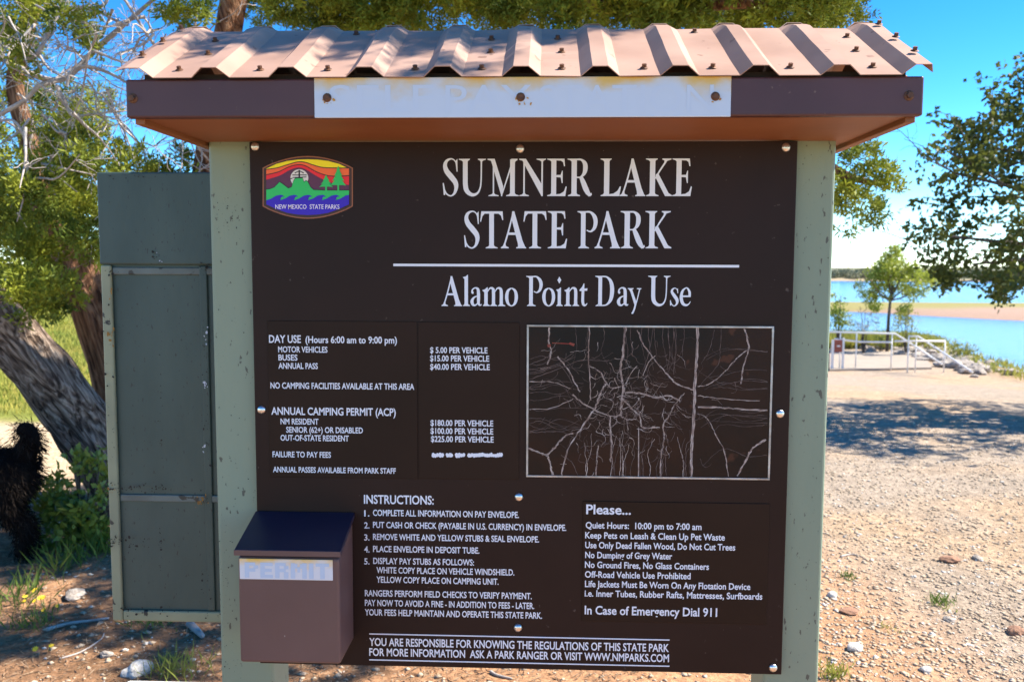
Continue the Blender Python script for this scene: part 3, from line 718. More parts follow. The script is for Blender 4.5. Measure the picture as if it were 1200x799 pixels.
def cracks():
    rng = random.Random(11)
    mb = MB(); k = [0]
    def ribbon(pts, w0, w1, m):
        k[0] += 1
        y = -0.0036 - 0.0000035 * (k[0] % 300)
        Q = []
        for px, py in pts:
            q = at(600 + px / 3.75, 370 + py / 3.75, y)
            Q.append((min(max(q[0], mx0 + .003), mx1 - .003), min(max(q[2], mz0 + .003), mz1 - .003)))
        vs, fs = [], []
        n = len(Q)
        for i in range(n):
            a, c = Q[max(i - 1, 0)], Q[min(i + 1, n - 1)]
            dx, dz = c[0] - a[0], c[1] - a[1]; l = math.hypot(dx, dz) or 1
            w = (w0 + (w1 - w0) * i / max(n - 1, 1)) * 0.00042 * rng.uniform(.6, 1.3) / 2
            for s in (1, -1): vs.append((Q[i][0] - s * dz / l * w, y, Q[i][1] + s * dx / l * w))
        for i in range(n - 1): fs.append((2 * i, 2 * i + 1, 2 * i + 3, 2 * i + 2))
        mb.add(vs, fs, m)
    def wob(pts, a=3):
        return [(p[0] + rng.uniform(-a, a), p[1] + rng.uniform(-a, a)) for p in smooth_path(pts, 6)]
    big = [([(497, 50), (490, 150), (478, 230), (488, 320), (478, 400), (480, 440)], 14, 9, 0), ([(817, 50), (812, 180), (803, 300), (800, 420), (790, 600), (788, 712)], 13, 13, 0),
           ([(815, 400), (900, 402), (1010, 410), (1122, 415)], 9, 8, 0), ([(552, 62), (575, 120), (625, 190), (668, 240), (720, 295), (795, 325)], 5, 7, 0),
           ([(815, 310), (870, 298), (930, 250), (985, 190), (1035, 150)], 5, 4, 0), ([(410, 300), (385, 350), (360, 415), (300, 500), (245, 590), (218, 702)], 8, 7, 0),
           ([(265, 345), (320, 390), (430, 440), (478, 435)], 8, 7, 0), ([(430, 440), (432, 500), (438, 560), (432, 640)], 9, 8, 0), ([(488, 335), (560, 340), (630, 358), (690, 352), (740, 375)], 8, 8, 0),
           ([(757, 340), (715, 390), (690, 440), (665, 475), (668, 540), (655, 620), (652, 710)], 5, 7, 0), ([(340, 50), (338, 140), (335, 200), (345, 300), (345, 370)], 6, 5, 0),
           ([(165, 50), (162, 110), (172, 160), (155, 215)], 8, 7, 0), ([(200, 180), (240, 225), (275, 290), (298, 335)], 7, 6, 0), ([(70, 580), (130, 605), (155, 615), (168, 650), (178, 700)], 9, 10, 0),
           ([(155, 610), (195, 570), (230, 530), (270, 515)], 10, 7, 0), ([(1022, 55), (1040, 140), (1020, 210), (1005, 300)], 9, 7, 0), ([(1115, 545), (1060, 580), (1030, 630), (990, 705)], 10, 9, 0),
           ([(815, 428), (860, 455), (900, 530), (935, 600), (950, 705)], 5, 5, 0), ([(340, 220), (385, 245), (412, 290), (440, 318), (480, 310)], 5, 5, 0), ([(488, 365), (530, 410), (560, 440), (575, 490), (650, 490)], 7, 6, 0),
           ([(478, 440), (505, 455), (545, 455)], 6, 4, 0), ([(505, 455), (512, 500)], 5, 3, 0), ([(558, 490), (558, 710)], 5, 6, 0), ([(380, 570), (372, 640), (368, 705)], 6, 6, 0),
           ([(500, 300), (520, 255), (550, 220)], 4, 3, 0), ([(520, 410), (545, 385), (560, 360)], 4, 3, 0), ([(630, 175), (600, 205), (575, 260)], 4, 3, 0),
           ([(818, 350), (900, 362), (1090, 375)], 4, 3, 0), ([(75, 215), (150, 185), (190, 150)], 3, 3, 1), ([(75, 290), (170, 290), (260, 320)], 4, 3, 0), ([(75, 410), (170, 405), (270, 365)], 4, 3, 0),
           ([(75, 280), (190, 240), (310, 195), (420, 200)], 4, 3, 1), ([(720, 55), (718, 170), (710, 260)], 4, 3, 1), ([(620, 55), (600, 170), (570, 250)], 3, 2, 1), ([(918, 55), (915, 150), (905, 215), (830, 300)], 3, 3, 1),
           ([(890, 60), (870, 140), (830, 215)], 3, 2, 1), ([(215, 613), (260, 640), (290, 700)], 3, 3, 1), ([(175, 120), (270, 125)], 5, 4, 2), ([(155, 130), (170, 130)], 20, 20, 2), ([(250, 122), (272, 128)], 18, 12, 2)]
    for pts, a, c, m in big: ribbon(wob(pts, 2.2), a, c, m)
    for pts, a, c, m in big[:24]:                      # a second, thinner line beside the wide ones: torn edges
        ribbon([(p[0] + rng.uniform(-5, 5), p[1] + rng.uniform(-5, 5)) for p in smooth_path(pts, 6)], 2.5, 2, 1)
    for i in range(18):                                # fine lines running in from the left
        y0 = rng.uniform(180, 520); ribbon(wob([(75, y0), (130, y0 + rng.uniform(-18, 18)), (210, y0 + rng.uniform(-35, 35)), (rng.uniform(260, 340), y0 + rng.uniform(-70, 70))], 2), 3, 1.6, 1)
    for i in range(14):                                # from the right
        y0 = rng.uniform(150, 620); ribbon(wob([(1122, y0), (1030, y0 + rng.uniform(-15, 15)), (930, y0 + rng.uniform(-30, 30)), (rng.uniform(820, 900), y0 + rng.uniform(-50, 50))], 2), 2.4, 1.4, 1)
    for i in range(22):                                # up from the bottom edge
        x0 = rng.uniform(310, 790); ribbon(wob([(x0, 710), (x0 + rng.uniform(-8, 8), 660), (x0 + rng.uniform(-14, 20), 600), (x0 + rng.uniform(-30, 40), rng.uniform(500, 570))], 2), 3.4, 1.5, 1 if i % 3 else 0)
    for i in range(16):                                # down from the top edge
        x0 = rng.uniform(270, 800); ribbon(wob([(x0, 52), (x0 + rng.uniform(-5, 5), 100), (x0 + rng.uniform(-14, 14), 160), (x0 + rng.uniform(-25, 25), rng.uniform(180, 260))], 2), 3, 1.4, 1)
    for i in range(300):                               # crazed middle: short wandering cracks
        x, y = rng.gauss(520, 150), rng.gauss(390, 130)
        if not (90 < x < 1100 and 70 < y < 690): continue
        a = rng.choice([0, 1.57, .7, 2.3]) + rng.uniform(-.5, .5); pts = [(x, y)]
        for q in range(rng.randint(3, 9)):
            a += rng.uniform(-.75, .75); l = rng.uniform(6, 15); x += math.cos(a) * l; y += math.sin(a) * l
            pts.append((x, y))
        ribbon(pts, rng.uniform(1.2, 3.6), .8, 0 if rng.random() < .3 else 1)
    mb.build("map_cracks", CRK, mp_)
cracks()

# roof: trapezoid-ribbed sheet metal, a short front slope and a back slope
EY, EZ, RY, RZ = -0.322, 1.9528, -0.010, 2.118
RIBS = [0.011 + 0.1457 * (k - 5) for k in range(11)]
def roof_sheet():
    mb = MB()
    rng = random.Random(3)
    xs = [(-0.752, 0.0)]
    prof = []
    for rx in RIBS: prof += [(rx - 0.036, 0.0), (rx - 0.0145, 0.0185), (rx + 0.0145, 0.0185), (rx + 0.036, 0.0)]
    prof = [(-0.7525, 0.012)] + [p for p in prof if -0.75 < p[0] < 0.757] + [(0.7585, 0.004)]
    rows = 12
    def grid(y0, z0, y1, z1, dent):
        vs = []
        dy, dz = y1 - y0, z1 - z0; l = math.hypot(dy, dz); ny, nz = (-dz / l, dy / l) if dy > 0 else (dz / l, -dy / l)
        for r in range(rows + 1):
            t = r / rows
            for (x, h) in prof:
                d = 0
                if dent:
                    d = 0.002 * mnoise.noise(Vector((x * 3, t * 2, 1))) + 0.0007 * mnoise.noise(Vector((x * 14, t * 7, 3)))
                    if abs(x - 0.011) < .05 or abs(x + .135) < .05: d += 0.0045 * mnoise.noise(Vector((x * 40, t * 13, 5)))
                    if r == rows: d += 0.003 * mnoise.noise(Vector((x * 25, 0, 9)))
                hh = h + d
                if dent and r >= rows - 1: hh = h * (0.75 if r == rows - 1 else 0.45) + d
                vs.append((x + (0.0008 * mnoise.noise(Vector((x * 9, t * 5, 7))) if dent else 0), y0 + dy * t + ny * hh, z0 + dz * t + nz * hh))
        n = len(prof); fs = []
        for r in range(rows):
            for i in range(n - 1):
                fs.append((r * n + i, r * n + i + 1, (r + 1) * n + i + 1, (r + 1) * n + i))
        mb.add(vs, fs)
    grid(EY, EZ, RY, RZ, True)
    grid(0.335, EZ, RY + 0.004, RZ - 0.003, False)
    o = mb.build("roof_sheet", MAT['roof'], kiosk)
    s = o.modifiers.new("thick", 'SOLIDIFY'); s.thickness = 0.0016; s.offset = -1
    return o
roof = roof_sheet()
nrm = Vector((0, -(RZ - EZ), RY - EY)).normalized()
rng = random.Random(8)
for k in range(10):
    xm = (RIBS[k] + RIBS[k + 1]) / 2
    rows = [0.13]
    if k in (0, 4, 5, 9): rows += [0.46, 0.76]
    elif k in (2, 7): rows += [0.9]
    for t in rows:
        c = Vector((xm + rng.uniform(-.012, .012) + 0.004, EY + (RY - EY) * t, EZ + (RZ - EZ) * t))
        b = MB(); b.dome(c + nrm * 0.001, 0.0078, nrm, 0.3, 12); b.tube([c + nrm * 0.002, c + nrm * 0.0085], 0.0045, 6)
        b.build("roof_screw", MAT['rust'], roof)
for t in (0.2, 0.5, 0.8):
    c = Vector((RIBS[10] + .006, EY + (RY - EY) * t, EZ + (RZ - EZ) * t)) + nrm * 0.023
    b = MB(); b.dome(c, 0.0078, nrm, 0.3, 12); b.tube([c, c + nrm * 0.008], 0.0045, 6)
    b.build("roof_screw", MAT['rust'], roof)
    c = Vector((RIBS[0] - .006, EY + (RY - EY) * t, EZ + (RZ - EZ) * t)) + nrm * 0.023
    b = MB(); b.dome(c, 0.0078, nrm, 0.3, 12); b.tube([c, c + nrm * 0.008], 0.0045, 6)
    b.build("roof_screw", MAT['rust'], roof)
# fascia boards and soffit
b = MB(); b.box(-0.741, 0.750, -0.309, -0.288, 1.881, 1.9525)
fas = b.build("front_fascia", MAT['fascia'], kiosk, bevel=0.004, seg=3)
for x in (-0.727, 0.723):
    b = MB(); b.dome((x, -0.309, 1.917), 0.0095, (0, -1, 0), 0.3, 12); b.tube([(x, -0.310, 1.917), (x, -0.3165, 1.917)], 0.006, 6)
    b.build("bolt", MAT['rust'], fas)
b = MB(); b.box(-0.737, 0.746, 0.288, 0.309, 1.879, 1.9525); b.build("back_fascia", MAT['fascia'], kiosk, bevel=0.003)
for x0, x1 in ((-0.735, -0.716), (0.727, 0.746)):
    b = MB(); b.prism([(-0.286, 1.872), (0.286, 1.872), (0.286, 1.945), (RY + .01, 2.088), (-0.286, 1.945)], x0, x1)
    b.build("gable_board", MAT['soffit'], kiosk, bevel=0.002)
b = MB(); b.box(-0.7155, 0.7265, -0.2875, 0.2875, 1.8815, 1.893)
sof = b.build("soffit", MAT['soffit'], kiosk)
b = MB(); b.box(-0.714, 0.725, -0.2855, -0.262, 1.8945, 1.966); b.build("eave_shade_strip", MAT['dark'], kiosk)  # dark strip added so the openings under the ribs look shaded
# the white plate screwed to the fascia, its lettering bleached away
b = MB(); b.box(-0.3785, 0.3990, -0.3115, -0.3085, 1.8795, 1.9535)
npl = b.build("name_plate", MAT['name_plate'], kiosk, bevel=0.001, seg=1)
npl['label'] = "white plate with rust stains and bleached lettering"
lettering("ghost_lettering", 'name', -0.3119, MAT['ghost'], npl)
for x in (-0.354, 0.010, 0.370):
    b = MB(); b.dome((x, -0.3115, 1.9165), 0.0085, (0, -1, 0), 0.35, 14); b.tube([(x, -0.312, 1.9165), (x, -0.3175, 1.9165)], 0.0055, 6)
    b.build("bolt", MAT['rust'], npl)

# grey-green sheet panel hung off the back of the post
SY = 0.139
def sp_(u, v): p = at(u, v, SY); return p[0], p[2]
X0, ZT = sp_(113.5, 202); ZB = sp_(133, 727)[1]; X0 = -1.034; X1 = -0.70
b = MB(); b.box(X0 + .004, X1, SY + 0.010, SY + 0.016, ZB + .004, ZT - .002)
sidep = b.build("side_panel", MAT['panel'], kiosk, bevel=0.002)
sidep['label'] = "weathered grey green metal panel beside the post"
zc1 = sp_(118, 310)[1]
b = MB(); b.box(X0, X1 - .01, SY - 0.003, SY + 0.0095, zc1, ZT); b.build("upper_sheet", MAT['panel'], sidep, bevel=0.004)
b = MB(); b.box(X0 + .001, X0 + 0.027, SY - 0.002, SY + 0.0095, ZB, zc1 - .001); b.build("stile", MAT['stile'], sidep, bevel=0.005, seg=3)
b = MB(); b.box(X0 + .0275, X1 - .01, SY - 0.001, SY + 0.0095, ZB, ZB + 0.028); b.build("bottom_rail", MAT['stile'], sidep, bevel=0.005, seg=3)
for v in (318, 585):
    z = sp_(240, v)[1]
    b = MB(); b.box(X0 + .028, X1 - .045, SY + 0.004, SY + 0.0098, z - 0.009, z + 0.009); b.build("crossbar", MAT['crossbar'], sidep, bevel=0.004, seg=3)
b = MB(); b.box(X1 - .09, X1 - .07, SY + 0.003, SY + 0.0098, ZB + .029, zc1 - .002); b.build("stile", MAT['panel'], sidep, bevel=0.004, seg=3)

# grime, chips and scraps left on the old metal
def flecks(name, parent, y, spots, m, seed, amin, amax, stretch=1.0):
    rng = random.Random(seed); mb = MB(); k = 0
    for u, v, n, su, sv in spots:
        for i in range(n):
            c = at(u + rng.gauss(0, su), v + rng.gauss(0, sv), y); k += 1
            r = rng.uniform(amin, amax) * rng.uniform(.4, 1); yy = y - 0.00003 * (k % 30); pts = []
            a0 = rng.uniform(0, 6); e = rng.uniform(.35, 1)
            for q in range(7):
                a = q / 7 * 6.283; rr = r * rng.uniform(.6, 1.2)
                px, pz = math.cos(a) * rr, math.sin(a) * rr * e
                pts.append((c[0] + px * math.cos(a0) - pz * math.sin(a0), yy, c[2] + (px * math.sin(a0) + pz * math.cos(a0)) * stretch))
            mb.add(pts, [tuple(range(7))])
    mb.build(name, m, parent)['kind'] = "stuff"
GRIME = mat("black_grime", (0.014, 0.013, 0.012), (0.03, 0.026, 0.02), 30, 0.9)
RUSTS = mat("orange_rust_stain", (0.34, 0.19, 0.04), (0.20, 0.10, 0.03), 30, 0.9)
SCRAP = mat("pale_scrap", (0.6, 0.62, 0.66), (0.4, 0.45, 0.55), 60, 0.7)
flecks("grime", sidep, SY - 0.0062, [(131, 572, 26, 7, 2.5), (165, 572, 24, 12, 2), (190, 572, 8, 3, 2), (136, 633, 30, 8, 3.5), (165, 638, 14, 12, 3), (240, 314, 22, 4, 3), (131, 320, 14, 5, 3), (160, 207, 18, 30, 2.5), (240, 585, 18, 4, 5), (240, 480, 16, 2.5, 30), (131, 500, 14, 3, 50),
    (150, 715, 22, 14, 4), (200, 718, 16, 25, 4), (240, 690, 12, 5, 14), (188, 640, 18, 1, 50), (188, 500, 12, 1, 40), (122, 450, 10, 2, 60), (240, 420, 12, 2, 30), (180, 298, 7, 2, 6)], GRIME, 1, .0012, .0042)
flecks("rust_stain", sidep, SY - 0.0066, [(131, 392, 14, 1.5, 7), (238, 586, 14, 4, 3), (130, 345, 5, 1, 10), (131, 574, 6, 6, 2)], RUSTS, 2, .0015, .005, 1.5)
flecks("scrap", sidep, SY - 0.0070, [(241, 393, 5, 1.2, 4), (240, 451, 7, 1.6, 3), (239, 524, 6, 1.5, 3), (186, 302, 3, 1.5, 4)], SCRAP, 3, .0025, .005)
posts_ = [o for o in kiosk.children if o.name.startswith("post")]
flecks("chip", posts_[0], PY0 - 0.0008, [(262, 255, 26, 8, 14), (275, 262, 14, 6, 10), (262, 430, 10, 10, 60), (280, 560, 18, 9, 40), (262, 640, 26, 6, 40), (265, 720, 22, 5, 30), (272, 780, 14, 8, 10), (245, 700, 16, 1.5, 60)], GRIME, 4, .0007, .0022)
flecks("chip", posts_[1], PY0 - 0.0008, [(955, 250, 26, 12, 50), (950, 420, 30, 12, 70), (945, 620, 26, 12, 60), (940, 740, 18, 12, 30)], GRIME, 5, .0006, .0017)
flecks("rust_stain", npl, -0.3123, [(384, 118, 10, 3.5, 3), (610, 118, 14, 4, 4), (838, 117, 5, 3, 3)], mat("rust_bleed", (0.55, 0.30, 0.05), (0.40, 0.17, 0.03), 60, .8), 6, .002, .0045)
flecks("dust_mark", board, -0.0010, [(600, 420, 40, 220, 180), (540, 175, 30, 180, 5), (700, 570, 26, 150, 6)], mat("pale_dust", (0.10, 0.085, 0.075), rough=.9), 7, .0004, .0014)

# ------------------------------------------------------------------ permit box
pb = empty("permit_box", (-0.497, -0.07, 0.733))
tag(pb, "mauve brown metal permit drop box with sloping dark blue lid, fixed low on the board", "drop box")
x0, x1, zb = -0.607, -0.384, 0.733
LZ = at(336, 645, -0.149)[2]
b = MB(); b.prism([(-0.1395, zb), (-0.1395, LZ - 0.020), (-0.004, 1.019), (-0.004, zb)], x0, x1)
b.build("box_body", MAT['box'], pb, bevel=0.006, seg=3)
b = MB(); b.prism([(-0.147, LZ - 0.0125), (-0.147, LZ), (-0.0035, 1.034), (-0.0035, 1.0225), (-0.1420, LZ - 0.0105), (-0.1420, LZ - 0.0125)], x0 - .0045, x1 + .0045)
b.build("lid", MAT['lid'], pb, bevel=0.002)
b = MB(); b.box(x0 - .005, x1 + .005, -0.1490, -0.1472, LZ - 0.0125, LZ - 0.0003)
b.build("lid_lip", MAT['box'], pb, bevel=0.0006, seg=1)
A, B = at(280.5, 654, -0.1410), at(390, 680, -0.1410)
b = MB(); b.box(A[0], B[0], -0.1412, -0.1390, B[2], A[2])
pp = b.build("permit_plate", MAT['permit_plate'], pb, bevel=0.0006, seg=1)
BLK = {'P': [(0, 0, 5, 20), (5, 16, 12, 20), (5, 8, 12, 12), (10, 11.9, 15, 16.1)], 'E': [(0, 0, 5, 20), (5, 0, 14, 4.2), (5, 8, 13, 12), (5, 15.8, 14, 20)],
       'R': [(0, 0, 5, 20), (5, 16, 12, 20), (5, 8, 12, 12), (10, 11.9, 15, 16.1), (10, 0, 15, 8.1)], 'M': [(0, 0, 5, 20), (13, 0, 18, 20), (5, 13, 7.6, 19), (10.4, 13, 13, 19), (7.5, 8, 10.5, 15)],
       'I': [(0, 0, 5, 20)], 'T': [(5, 0, 10, 16), (0, 16, 15, 20)]}
A, B, C = at(287, 676.5, -0.1416), at(385, 676.5, -0.1416), at(287, 658.5, -0.1416)
sc_ = (B[0] - A[0]) / 98.0; xx = 0
for ch in "PERMIT":
    b = MB()
    for a0, c0, a1, c1 in BLK[ch]:
        b.add([(A[0] + (xx + a0) * sc_ * 1.04, -0.1416, A[2] + c0 / 20 * (C[2] - A[2])), (A[0] + (xx + a1) * sc_ * 1.04, -0.1416, A[2] + c0 / 20 * (C[2] - A[2])),
               (A[0] + (xx + a1) * sc_ * 1.04, -0.1416, A[2] + c1 / 20 * (C[2] - A[2])), (A[0] + (xx + a0) * sc_ * 1.04, -0.1416, A[2] + c1 / 20 * (C[2] - A[2]))], [(0, 1, 2, 3)])
    b.build("permit_lettering", MAT['ghost_blue'], pp)
    xx += max(q[2] for q in BLK[ch]) + 2.6

# white barrier board just showing at the bottom edge
A, B = at(150, 795.6, -0.76), at(274, 796.0, -0.76)
wbr = empty("barrier_board", ((A[0] + B[0]) / 2, -0.78, 0))
tag(wbr, "white painted board on low legs just showing at the bottom before the green post", "barrier")
b = MB(); b.box(A[0], B[0], -0.80, -0.76, A[2] - .11, A[2]); b.build("top_board", MAT['white_paint'], wbr, bevel=0.005, seg=3)
for x in (A[0] + .04, B[0] - .04):
    b = MB(); b.box(x - .02, x + .02, -0.759, -0.73, 0.0, A[2] - .02); b.build("leg", MAT['white_paint'], wbr, bevel=0.004)

# ------------------------------------------------------------------ plants: helpers
def leaf_arrays(C, D, L, Wd, rng, bend=0.25):
    """one small pointed blade per row: centre C, direction D, length L, width Wd (triangle pairs as quads)"""
    n = len(C)
    D = D / (np.linalg.norm(D, axis=1, keepdims=True) + 1e-9)
    rnd = rng.normal(size=(n, 3)); side = np.cross(D, rnd); side /= (np.linalg.norm(side, axis=1, keepdims=True) + 1e-9)
    nrm_ = np.cross(side, D)
    L = np.asarray(L).reshape(-1, 1); Wd = np.asarray(Wd).reshape(-1, 1)
    a = C; b = C + D * L * 0.5 + side * Wd * 0.5 + nrm_ * L * bend * .3; c = C + D * L + nrm_ * L * bend * .1; d = C + D * L * 0.5 - side * Wd * 0.5 + nrm_ * L * bend * .3
    V = np.stack([a, b, c, d], 1).reshape(-1, 3)
    Fq = np.arange(4 * n).reshape(n, 4)
    return V, Fq

def foliage(blobs, per_m2, tuft, L, Wd, seed, spread=0.9, gap=0.45, gs=0.35, up=0.25):
    """blobs (x, y, z, rx, ry, rz): leaf clumps through each blob's volume, thinned by noise so that gaps open"""
    rng = np.random.default_rng(seed)
    Cs, Ds = [], []
    for (x, y, z, rx, ry, rz) in blobs:
        n = max(6, int(per_m2 * (rx * rz + rx * ry + ry * rz) * 2))
        d = rng.normal(size=(n, 3)); d /= np.linalg.norm(d, axis=1, keepdims=True)
        r = rng.uniform(0.25, 1, n) ** (0.55)
        p = d * r[:, None] * np.array([rx, ry, rz]) * (1 + 0.25 * rng.normal(size=(n, 1)) * .6) + np.array([x, y, z])
        q = vnoise(p[:, 0] + .7 * p[:, 2], p[:, 1] + 1.3 * p[:, 2], gs, seed)
        k = q > gap * rng.uniform(.6, 1.2, n)
        p, d = p[k], d[k]
        # tuft
        m = len(p)
        base = np.repeat(p, tuft, 0)
        dd = np.repeat(d, tuft, 0) * 0.7 + rng.normal(size=(m * tuft, 3)) * 0.75 + np.array([0, 0, up])
        Cs.append(base + rng.normal(size=(m * tuft, 3)) * L * 0.45); Ds.append(dd)
    C = np.concatenate(Cs); D = np.concatenate(Ds)
    return leaf_arrays(C, D, L * rng.uniform(.6, 1.3, len(C)), Wd * rng.uniform(.7, 1.3, len(C)), rng)

def gnarl(p0, p1, n, amp, rng):
    p0, p1 = Vector(p0), Vector(p1); pts = []
    a = Vector((rng.uniform(-1, 1), rng.uniform(-1, 1), rng.uniform(-1, 1))).normalized()
    b = Vector((rng.uniform(-1, 1), rng.uniform(-1, 1), rng.uniform(-1, 1))).normalized()
    f, ph = rng.uniform(.6, 1.3), rng.uniform(0, 6)
    for i in range(n + 1):
        t = i / n
        pts.append(p0.lerp(p1, t) + (a * math.sin(t * 3.1 * f + ph) + b * math.sin(t * 6.5 * f) * .45 - a * math.sin(ph)) * amp * min(1, t * 2.5))
    return pts

def bark_mat(name, c1, c2, c3, ss=(12, 12, 1.1), bump=0.9, tilt=37):
    m = bpy.data.materials.new(name); m.use_nodes = True
    N, L = m.node_tree.nodes, m.node_tree.links
    p = N['Principled BSDF']; p.inputs['Roughness'].default_value = 0.9; p.inputs['Specular IOR Level'].default_value = 0.2
    tc = N.new('ShaderNodeTexCoord'); mp = N.new('ShaderNodeMapping'); mp.inputs['Scale'].default_value = ss
    rt = N.new('ShaderNodeMapping'); rt.inputs['Rotation'].default_value = (0, R_(tilt), 0)
    L.new(tc.outputs['Object'], rt.inputs[0]); L.new(rt.outputs[0], mp.inputs[0])
    n = N.new('ShaderNodeTexNoise'); n.inputs['Scale'].default_value = 3.5; n.inputs['Detail'].default_value = 7; n.inputs['Distortion'].default_value = 0.6
    L.new(mp.outputs[0], n.inputs['Vector'])
    cr = N.new('ShaderNodeValToRGB'); L.new(n.outputs[0], cr.inputs[0])
    e = cr.color_ramp.elements
    e[0].position, e[0].color = 0.36, (*c1, 1); e[1].position, e[1].color = 0.66, (*c3, 1)
    x = e.new(0.5); x.color = (*c2, 1)
    L.new(cr.outputs[0], p.inputs['Base Color'])
    b = N.new('ShaderNodeBump'); b.inputs['Strength'].default_value = bump; b.inputs['Distance'].default_value = 0.06
    L.new(n.outputs[0], b.inputs['Height']); L.new(b.outputs[0], p.inputs['Normal'])
    return m

J_BARK = bark_mat("juniper_bark", (0.045, 0.030, 0.022), (0.18, 0.13, 0.098), (0.44, 0.35, 0.275))
J_RED = bark_mat("juniper_red_bark", (0.07, 0.035, 0.02), (0.22, 0.11, 0.06), (0.32, 0.19, 0.11), tilt=14)
J_DEAD = mat("dead_grey_wood", (0.46, 0.41, 0.37), (0.28, 0.24, 0.21), 14, 0.85, 0.3, 40)
J_LEAF = mat("juniper_foliage", (0.085, 0.125, 0.018), (0.31, 0.335, 0.032), 2.6, 0.6, spec=0.2, trans=0.3)
T_LEAF = mat("broad_leaf", (0.06, 0.085, 0.020), (0.125, 0.14, 0.028), 2.5, 0.5, spec=0.3, trans=0.45)
T_BARK = bark_mat("grey_brown_bark", (0.05, 0.04, 0.032), (0.12, 0.10, 0.08), (0.2, 0.17, 0.14), tilt=0)
S_LEAF = mat("light_green_leaf", (0.25, 0.32, 0.045), (0.36, 0.40, 0.06), 1.2, 0.5, spec=0.3, trans=0.45)
B_LEAF = mat("bush_leaf", (0.13, 0.19, 0.028), (0.27, 0.30, 0.04), 5, 0.45, spec=0.4, trans=0.3)
GRASS = mat("dry_green_grass", (0.40, 0.36, 0.075), (0.20, 0.25, 0.045), 1.5, 0.7, spec=0.2, trans=0.35)
GRASS_G = mat("fresh_grass", (0.10, 0.17, 0.03), (0.17, 0.21, 0.04), 3, 0.6, spec=0.25, trans=0.35)
YELLOW = mat("yellow_petal", (0.80, 0.55, 0.02), rough=0.6)

def grow(mb, p0, p1, r0, r1, rng, depth, amp, seg=9, nb=(3, 5), tips=None, ratio=(.35, .65), m=0, spreadk=0.8, sides=6):
    pts = gnarl(p0, p1, seg, amp, rng)
    L0 = (Vector(p1) - Vector(p0)).length
    mb.tube(pts, [r0 + (r1 - r0) * i / seg for i in range(seg + 1)], sides, m, 0.25, rng.random() * 50, caps=False)
    if tips is not None and depth <= 1: tips += [tuple(p) for p in pts[seg // 2:]]
    if depth <= 0: return
    d0 = (Vector(p1) - Vector(p0)).normalized()
    for k in range(rng.randint(*nb)):
        i = rng.randint(2, seg); q = pts[i]
        d = (d0 * rng.uniform(.1, .9) + Vector((rng.uniform(-1, 1), rng.uniform(-1, 1), rng.uniform(-1, 1))) * spreadk).normalized()
        l = L0 * rng.uniform(*ratio); rr = (r0 + (r1 - r0) * i / seg) * rng.uniform(.45, .75)
        grow(mb, q, q + d * l, rr, max(rr * .3, .0018), rng, depth - 1, amp * .6, max(4, seg - 2), nb, tips, ratio, m, spreadk, max(4, sides - 1))

# ------------------------------------------------------------------ the old juniper behind the kiosk
jun = empty("juniper_tree", (-3.0, 3.6, 0))
tag(jun, "old juniper with twisted grey trunks and bare dead limbs behind the kiosk", "tree")
def px_limb(pts, n=5):
    P3, Rr = [], []
    sm = smooth_path([(*at(u, v, y), r) for u, v, y, r in pts], n)
    return [p[:3] for p in sm], [p[3] for p in sm]
def limb(name, pts, m, sides=18, rough=0.45, seed=0):
    P3, Rr = px_limb(pts, 6)
    mb = MB(); mb.tube(P3, Rr, sides, 0, rough, seed)
    return mb.build(name, m, jun, smooth=True)
limb("trunk", [(190, 690, 3.75, .26), (165, 600, 3.6, .19), (122, 528, 3.6, .175), (78, 475, 3.5, .165), (38, 425, 3.4, .16), (2, 378, 3.3, .14), (-70, 290, 3.1, .13), (-130, 120, 2.9, .09), (-170, -60, 2.7, .05)], J_BARK, 22, 0.55, 1)
limb("trunk", [(190, 690, 3.85, .22), (165, 580, 3.85, .17), (145, 480, 3.9, .155), (118, 395, 3.95, .14), (88, 320, 3.95, .11), (52, 240, 3.9, .075), (32, 160, 4.0, .06), (20, 90, 4.0, .05), (50, -40, 4, .04)], J_RED, 20, 0.55, 2)
limb("trunk", [(195, 690, 3.9, .24), (220, 420, 3.7, .14), (248, 200, 3.4, .09), (266, 40, 3.2, .075), (280, -60, 3.1, .07), (300, -200, 2.8, .065), (350, -380, 2.4, .06)], J_RED, 16, 0.5, 3)
limb("bough", [(222, 410, 3.7, .14), (330, 230, 3.9, .11), (480, 120, 4.0, .09), (650, 80, 4.0, .07), (800, 100, 3.8, .055), (920, 165, 3.6, .04), (990, 205, 3.5, .025), (1030, 215, 3.4, .012)], J_RED, 10, 0.4, 4)
limb("bough", [(268, -30, 3.2, .06), (400, -60, 3.3, .05), (560, -50, 3.4, .045), (720, 10, 3.4, .045), (860, 5, 3.3, .03), (970, 10, 3.2, .012)], J_RED, 10, 0.4, 5)
limb("bough", [(300, -200, 2.8, .07), (520, -420, 2.0, .06), (800, -560, 1.4, .045), (1000, -700, 1.0, .02)], J_RED, 10, 0.4, 6)
limb("bough", [(-10, 60, 3.0, 0.0146), (40, 88, 3.0, 0.0167), (75, 92, 3.05, 0.0188), (110, 60, 3.1, 0.0146), (150, 25, 3.1, 0.0125), (215, -30, 3.1, 0.0084)], J_DEAD, 9, 0.4, 7)
limb("bough", [(-20, 70, 2.8, 0.0125), (35, 68, 2.8, 0.0134), (52, 48, 2.8, 0.0125), (70, 12, 2.85, 0.0109), (118, 8, 2.9, 0.0092), (128, -10, 2.9, 0.0063)], J_DEAD, 9, 0.4, 8)
limb("bough", [(-10, 140, 2.9, 0.0117), (28, 118, 2.9, 0.0125), (48, 100, 2.9, 0.0125), (78, 92, 3.0, 0.0125), (100, 78, 3.0, 0.0109), (140, 92, 3.1, 0.0075), (175, 118, 3.1, 0.0033)], J_DEAD, 9, 0.4, 9)
